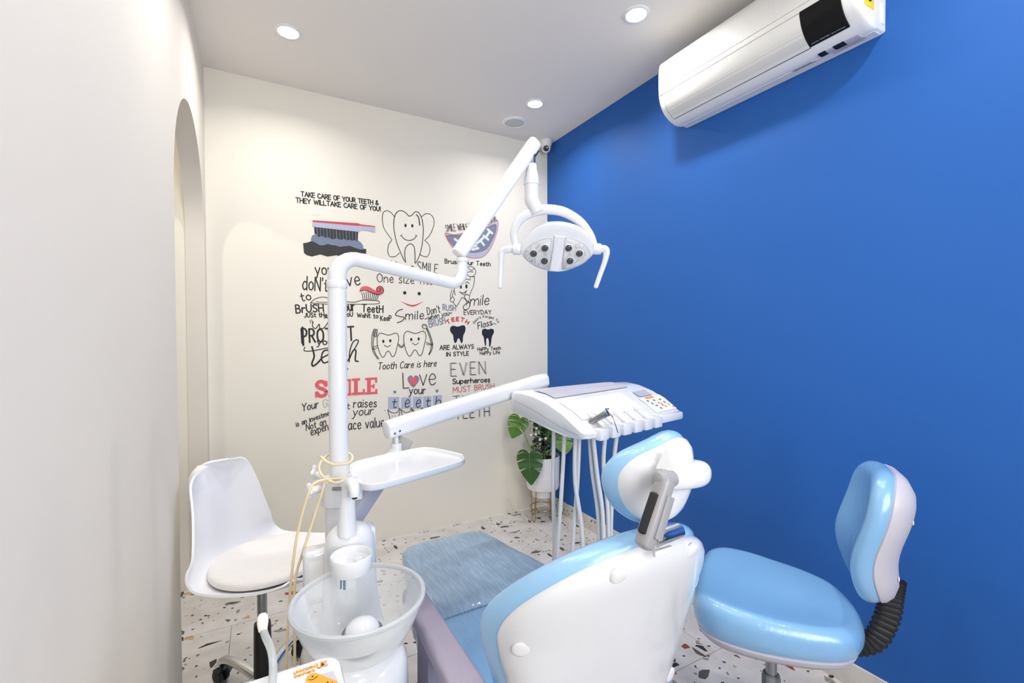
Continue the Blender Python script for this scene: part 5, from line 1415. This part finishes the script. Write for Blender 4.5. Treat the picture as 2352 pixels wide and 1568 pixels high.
# body, in its own turned frame: e1 across to the right, e2 towards the painted wall
O_ = Vector((-1.035, -1.805, 0)); e1 = Vector((.983, .182, 0)).normalized(); e2 = Vector((-.182, .983, 0)).normalized()
def dp(a, b, z): return O_ + e1 * a + e2 * b + Vector((0, 0, z))
WB, DB = .605, .40
def prof_at(a):
    """side profile (b, z) front to back along the top, back to front along the underside"""
    top = [(.0, 1.018), (.03, 1.034), (.10, 1.072), (.18, 1.102), (.26, 1.121), (.34, 1.128), (.39, 1.124), (.40, 1.112)]
    bot = [(.40, 1.055), (.385, 1.045), (.28, 1.024), (.16, 1.002), (.08, .992), (.03, .994), (.004, 1.002)]
    return top + bot
secs = []
P0_ = prof_at(0)
cb_, cz_ = .2, 1.06
for a, k in ((0, .90), (.003, .945), (.010, .98), (.022, 1.0), (.30, 1.0), (.5, 1.0), (WB - .02, 1.0), (WB - .008, .985), (WB - .002, .95), (WB, .91)):
    f_ = 1 - .18 * (a / WB)                        # the body gets shallower to the right
    secs.append([dp(a, (cb_ + (b - cb_) * k) * (1 if b > .2 else 1) * f_ + (0), cz_ + (z - cz_) * k) for b, z in P0_])
put('body', loft(secs), 'gloss_white', du, sharp=35)
def topz(b, a=.2):
    f_ = 1 - .18 * (a / WB); b = b / f_
    T = prof_at(a)[:8]
    for (b0, z0), (b1, z1) in zip(T, T[1:]):
        if b <= b1: return z0 + (z1 - z0) * (b - b0) / (b1 - b0)
    return T[-1][1]
def ontop(poly, lift, mat, name, nsub=6):
    """a thin skin lying on the curved top, poly in (a, b)"""
    (a0, b0), (a1, b1) = poly
    g1 = grid(lambda u, v: dp(a0 + (a1 - a0) * u, b0 + (b1 - b0) * v, topz(b0 + (b1 - b0) * v, a0 + (a1 - a0) * u) + lift), 8, 12)
    return put(name, solid(g1, -.002), mat, du)
ontop(((.06, .205), (.50, .325)), .0035, 'pale_grey', 'silicone_mat')
ontop(((.05, .06), (.40, .17)), .0018, 'satin_white', 'holder_panel')
# seam line round the side, handpiece cradles at the front edge
put('side_seam', sweep([dp(-.0006, .37, 1.09), dp(-.0006, .25, 1.066), dp(-.0006, .12, 1.028), dp(-.0006, .03, 1.012)], rrect(.0012, .0012, .0004, 1), n=4), 'paint_grey', du)
for i in range(6):
    a = .045 + i * .064
    put('holder_block', rbox((0, 0, 0), (.046, .060, .040), .005, 2, M=frame(dp(a + .032, .012, 1.012), e1, e2, Vector((0, 0, 1)))), 'gloss_white', du)
    if i < 5:
        put('handpiece_cradle', sweep([dp(a + .064, -.004, 1.020), dp(a + .064, .03, 1.036), dp(a + .064, .065, 1.056), dp(a + .064, .085, 1.066)], [(.019 * math.cos(PI * k / 10 + PI), .019 * math.sin(PI * k / 10 + PI) + .01) for k in range(11)] + [(.016 * math.cos(PI * k / 10), -.016 * math.sin(PI * k / 10) + .01) for k in range(11)][::1], n=3, scale=[1, 1, 1, .55]), 'satin_white', du)
# three-way syringe
sy0 = dp(.075, .045, 1.045); sy1 = dp(.100, -.010, 1.082)
sb_ = put('syringe_body', tube([sy0, sy0.lerp(sy1, .5), sy1], [.009, .0105, .012], 16, 3, .003), 'steel', du)
put('syringe_tip', tube([sy1 + Vector((.002, -.008, -.002)), sy1 + Vector((.004, -.02, -.012)), sy1 + Vector((.010, -.026, -.035)), sy1 + Vector((.020, -.028, -.065))], [.004, .002, .0018, .0016], 10, 4), 'steel', sb_)
for k in range(2): put('syringe_button', lathe([(0, .004), (.003, .0035), (.0035, 0), (0, 0)], sy1 + Vector((-.004 + .009 * k, .004, .011)), 12), 'black_plastic', sb_)
# keypad at the right
kp_ = ontop(((.445, .028), (.592, .112)), .0024, 'satin_white', 'keypad_plate')
ontop(((.462, .116), (.547, .153)), .0042, 'screen_grey', 'screen')
ontop(((.480, .096), (.534, .106)), .0046, 'key_orange', 'brand_strip')
keys = [(.470, .083, 's'), (.480, .069, 's'), (.491, .056, 's'), (.500, .041, 's'), (.511, .081, 's'), (.552, .080, 's'), (.560, .064, 's'), (.571, .051, 'o'), (.582, .037, 'o'), (.520, .066, 'o'), (.532, .060, 'o'), (.528, .052, 'o'), (.540, .045, 'o')]
for a, b, c in keys:
    p = dp(a, b, topz(b, a) + .0055)
    nrm = Vector((0, 0, 1)) - e2 * .35; nrm.normalize()
    put('key', lathe([(0, .0016), (.005, .0014), (.0058, 0), (0, 0)], M=frame(p, e1, nrm.cross(e1), nrm), seg=14), 'key_slate' if c == 's' else 'key_orange', kp_)
put('handle_block', rbox((0, 0, 0), (.05, .08, .034), .010, 3, M=frame(dp(.580, .262, 1.106), e1, e2, Vector((0, 0, 1)))), 'gloss_white', du)
put('handle_bolt', lathe([(0, .003), (.006, .0028), (.0075, 0), (0, 0)], dp(.578, .262, 1.123), 16), 'chrome', du)
put('film_window', rbox((0, 0, 0), (.034, .004, .011), .001, 1, M=frame(dp(.565, .012, 1.018), e1, e2, Vector((0, 0, 1)))), 'screen_grey', du)
put('front_right_block', rbox((0, 0, 0), (.165, .05, .032), .008, 2, M=frame(dp(.505, .018, 1.016), e1, e2, Vector((0, 0, 1)))), 'gloss_white', du)
# hoses
hoses = [[(-.987, -1.548, .985), (-.991, -1.55, .778), (-.991, -1.556, .503)], [(-.974, -1.601, .98), (-.985, -1.599, .791), (-1.005, -1.594, .507)],
    [(-.963, -1.653, .99), (-.966, -1.655, .812), (-.945, -1.671, .598)], [(-.938, -1.644, .99), (-.947, -1.643, .798), (-.964, -1.638, .573)],
    [(-.918, -1.677, .99), (-.911, -1.684, .852), (-.892, -1.7, .629)], [(-.92, -1.699, .99), (-.908, -1.709, .842), (-.891, -1.723, .646)],
    [(-.866, -1.706, .995), (-.875, -1.704, .868), (-.862, -1.715, .661)], [(-.815, -1.711, .995), (-.831, -1.705, .846), (-.839, -1.705, .669)]]
for i, (tp, md, en) in enumerate(hoses):
    tp, md, en = Vector(tp), Vector(md), Vector(en)
    low = Vector((en.x + (en.x - md.x) * .5 - .02, en.y, .24))
    put('hose', tube([tp + Vector((0, 0, .03)), tp, md, en, low, (CX + .2, -1.72 - .02 * i, .10)], .0078, 12, 5), 'hose_grey', du)
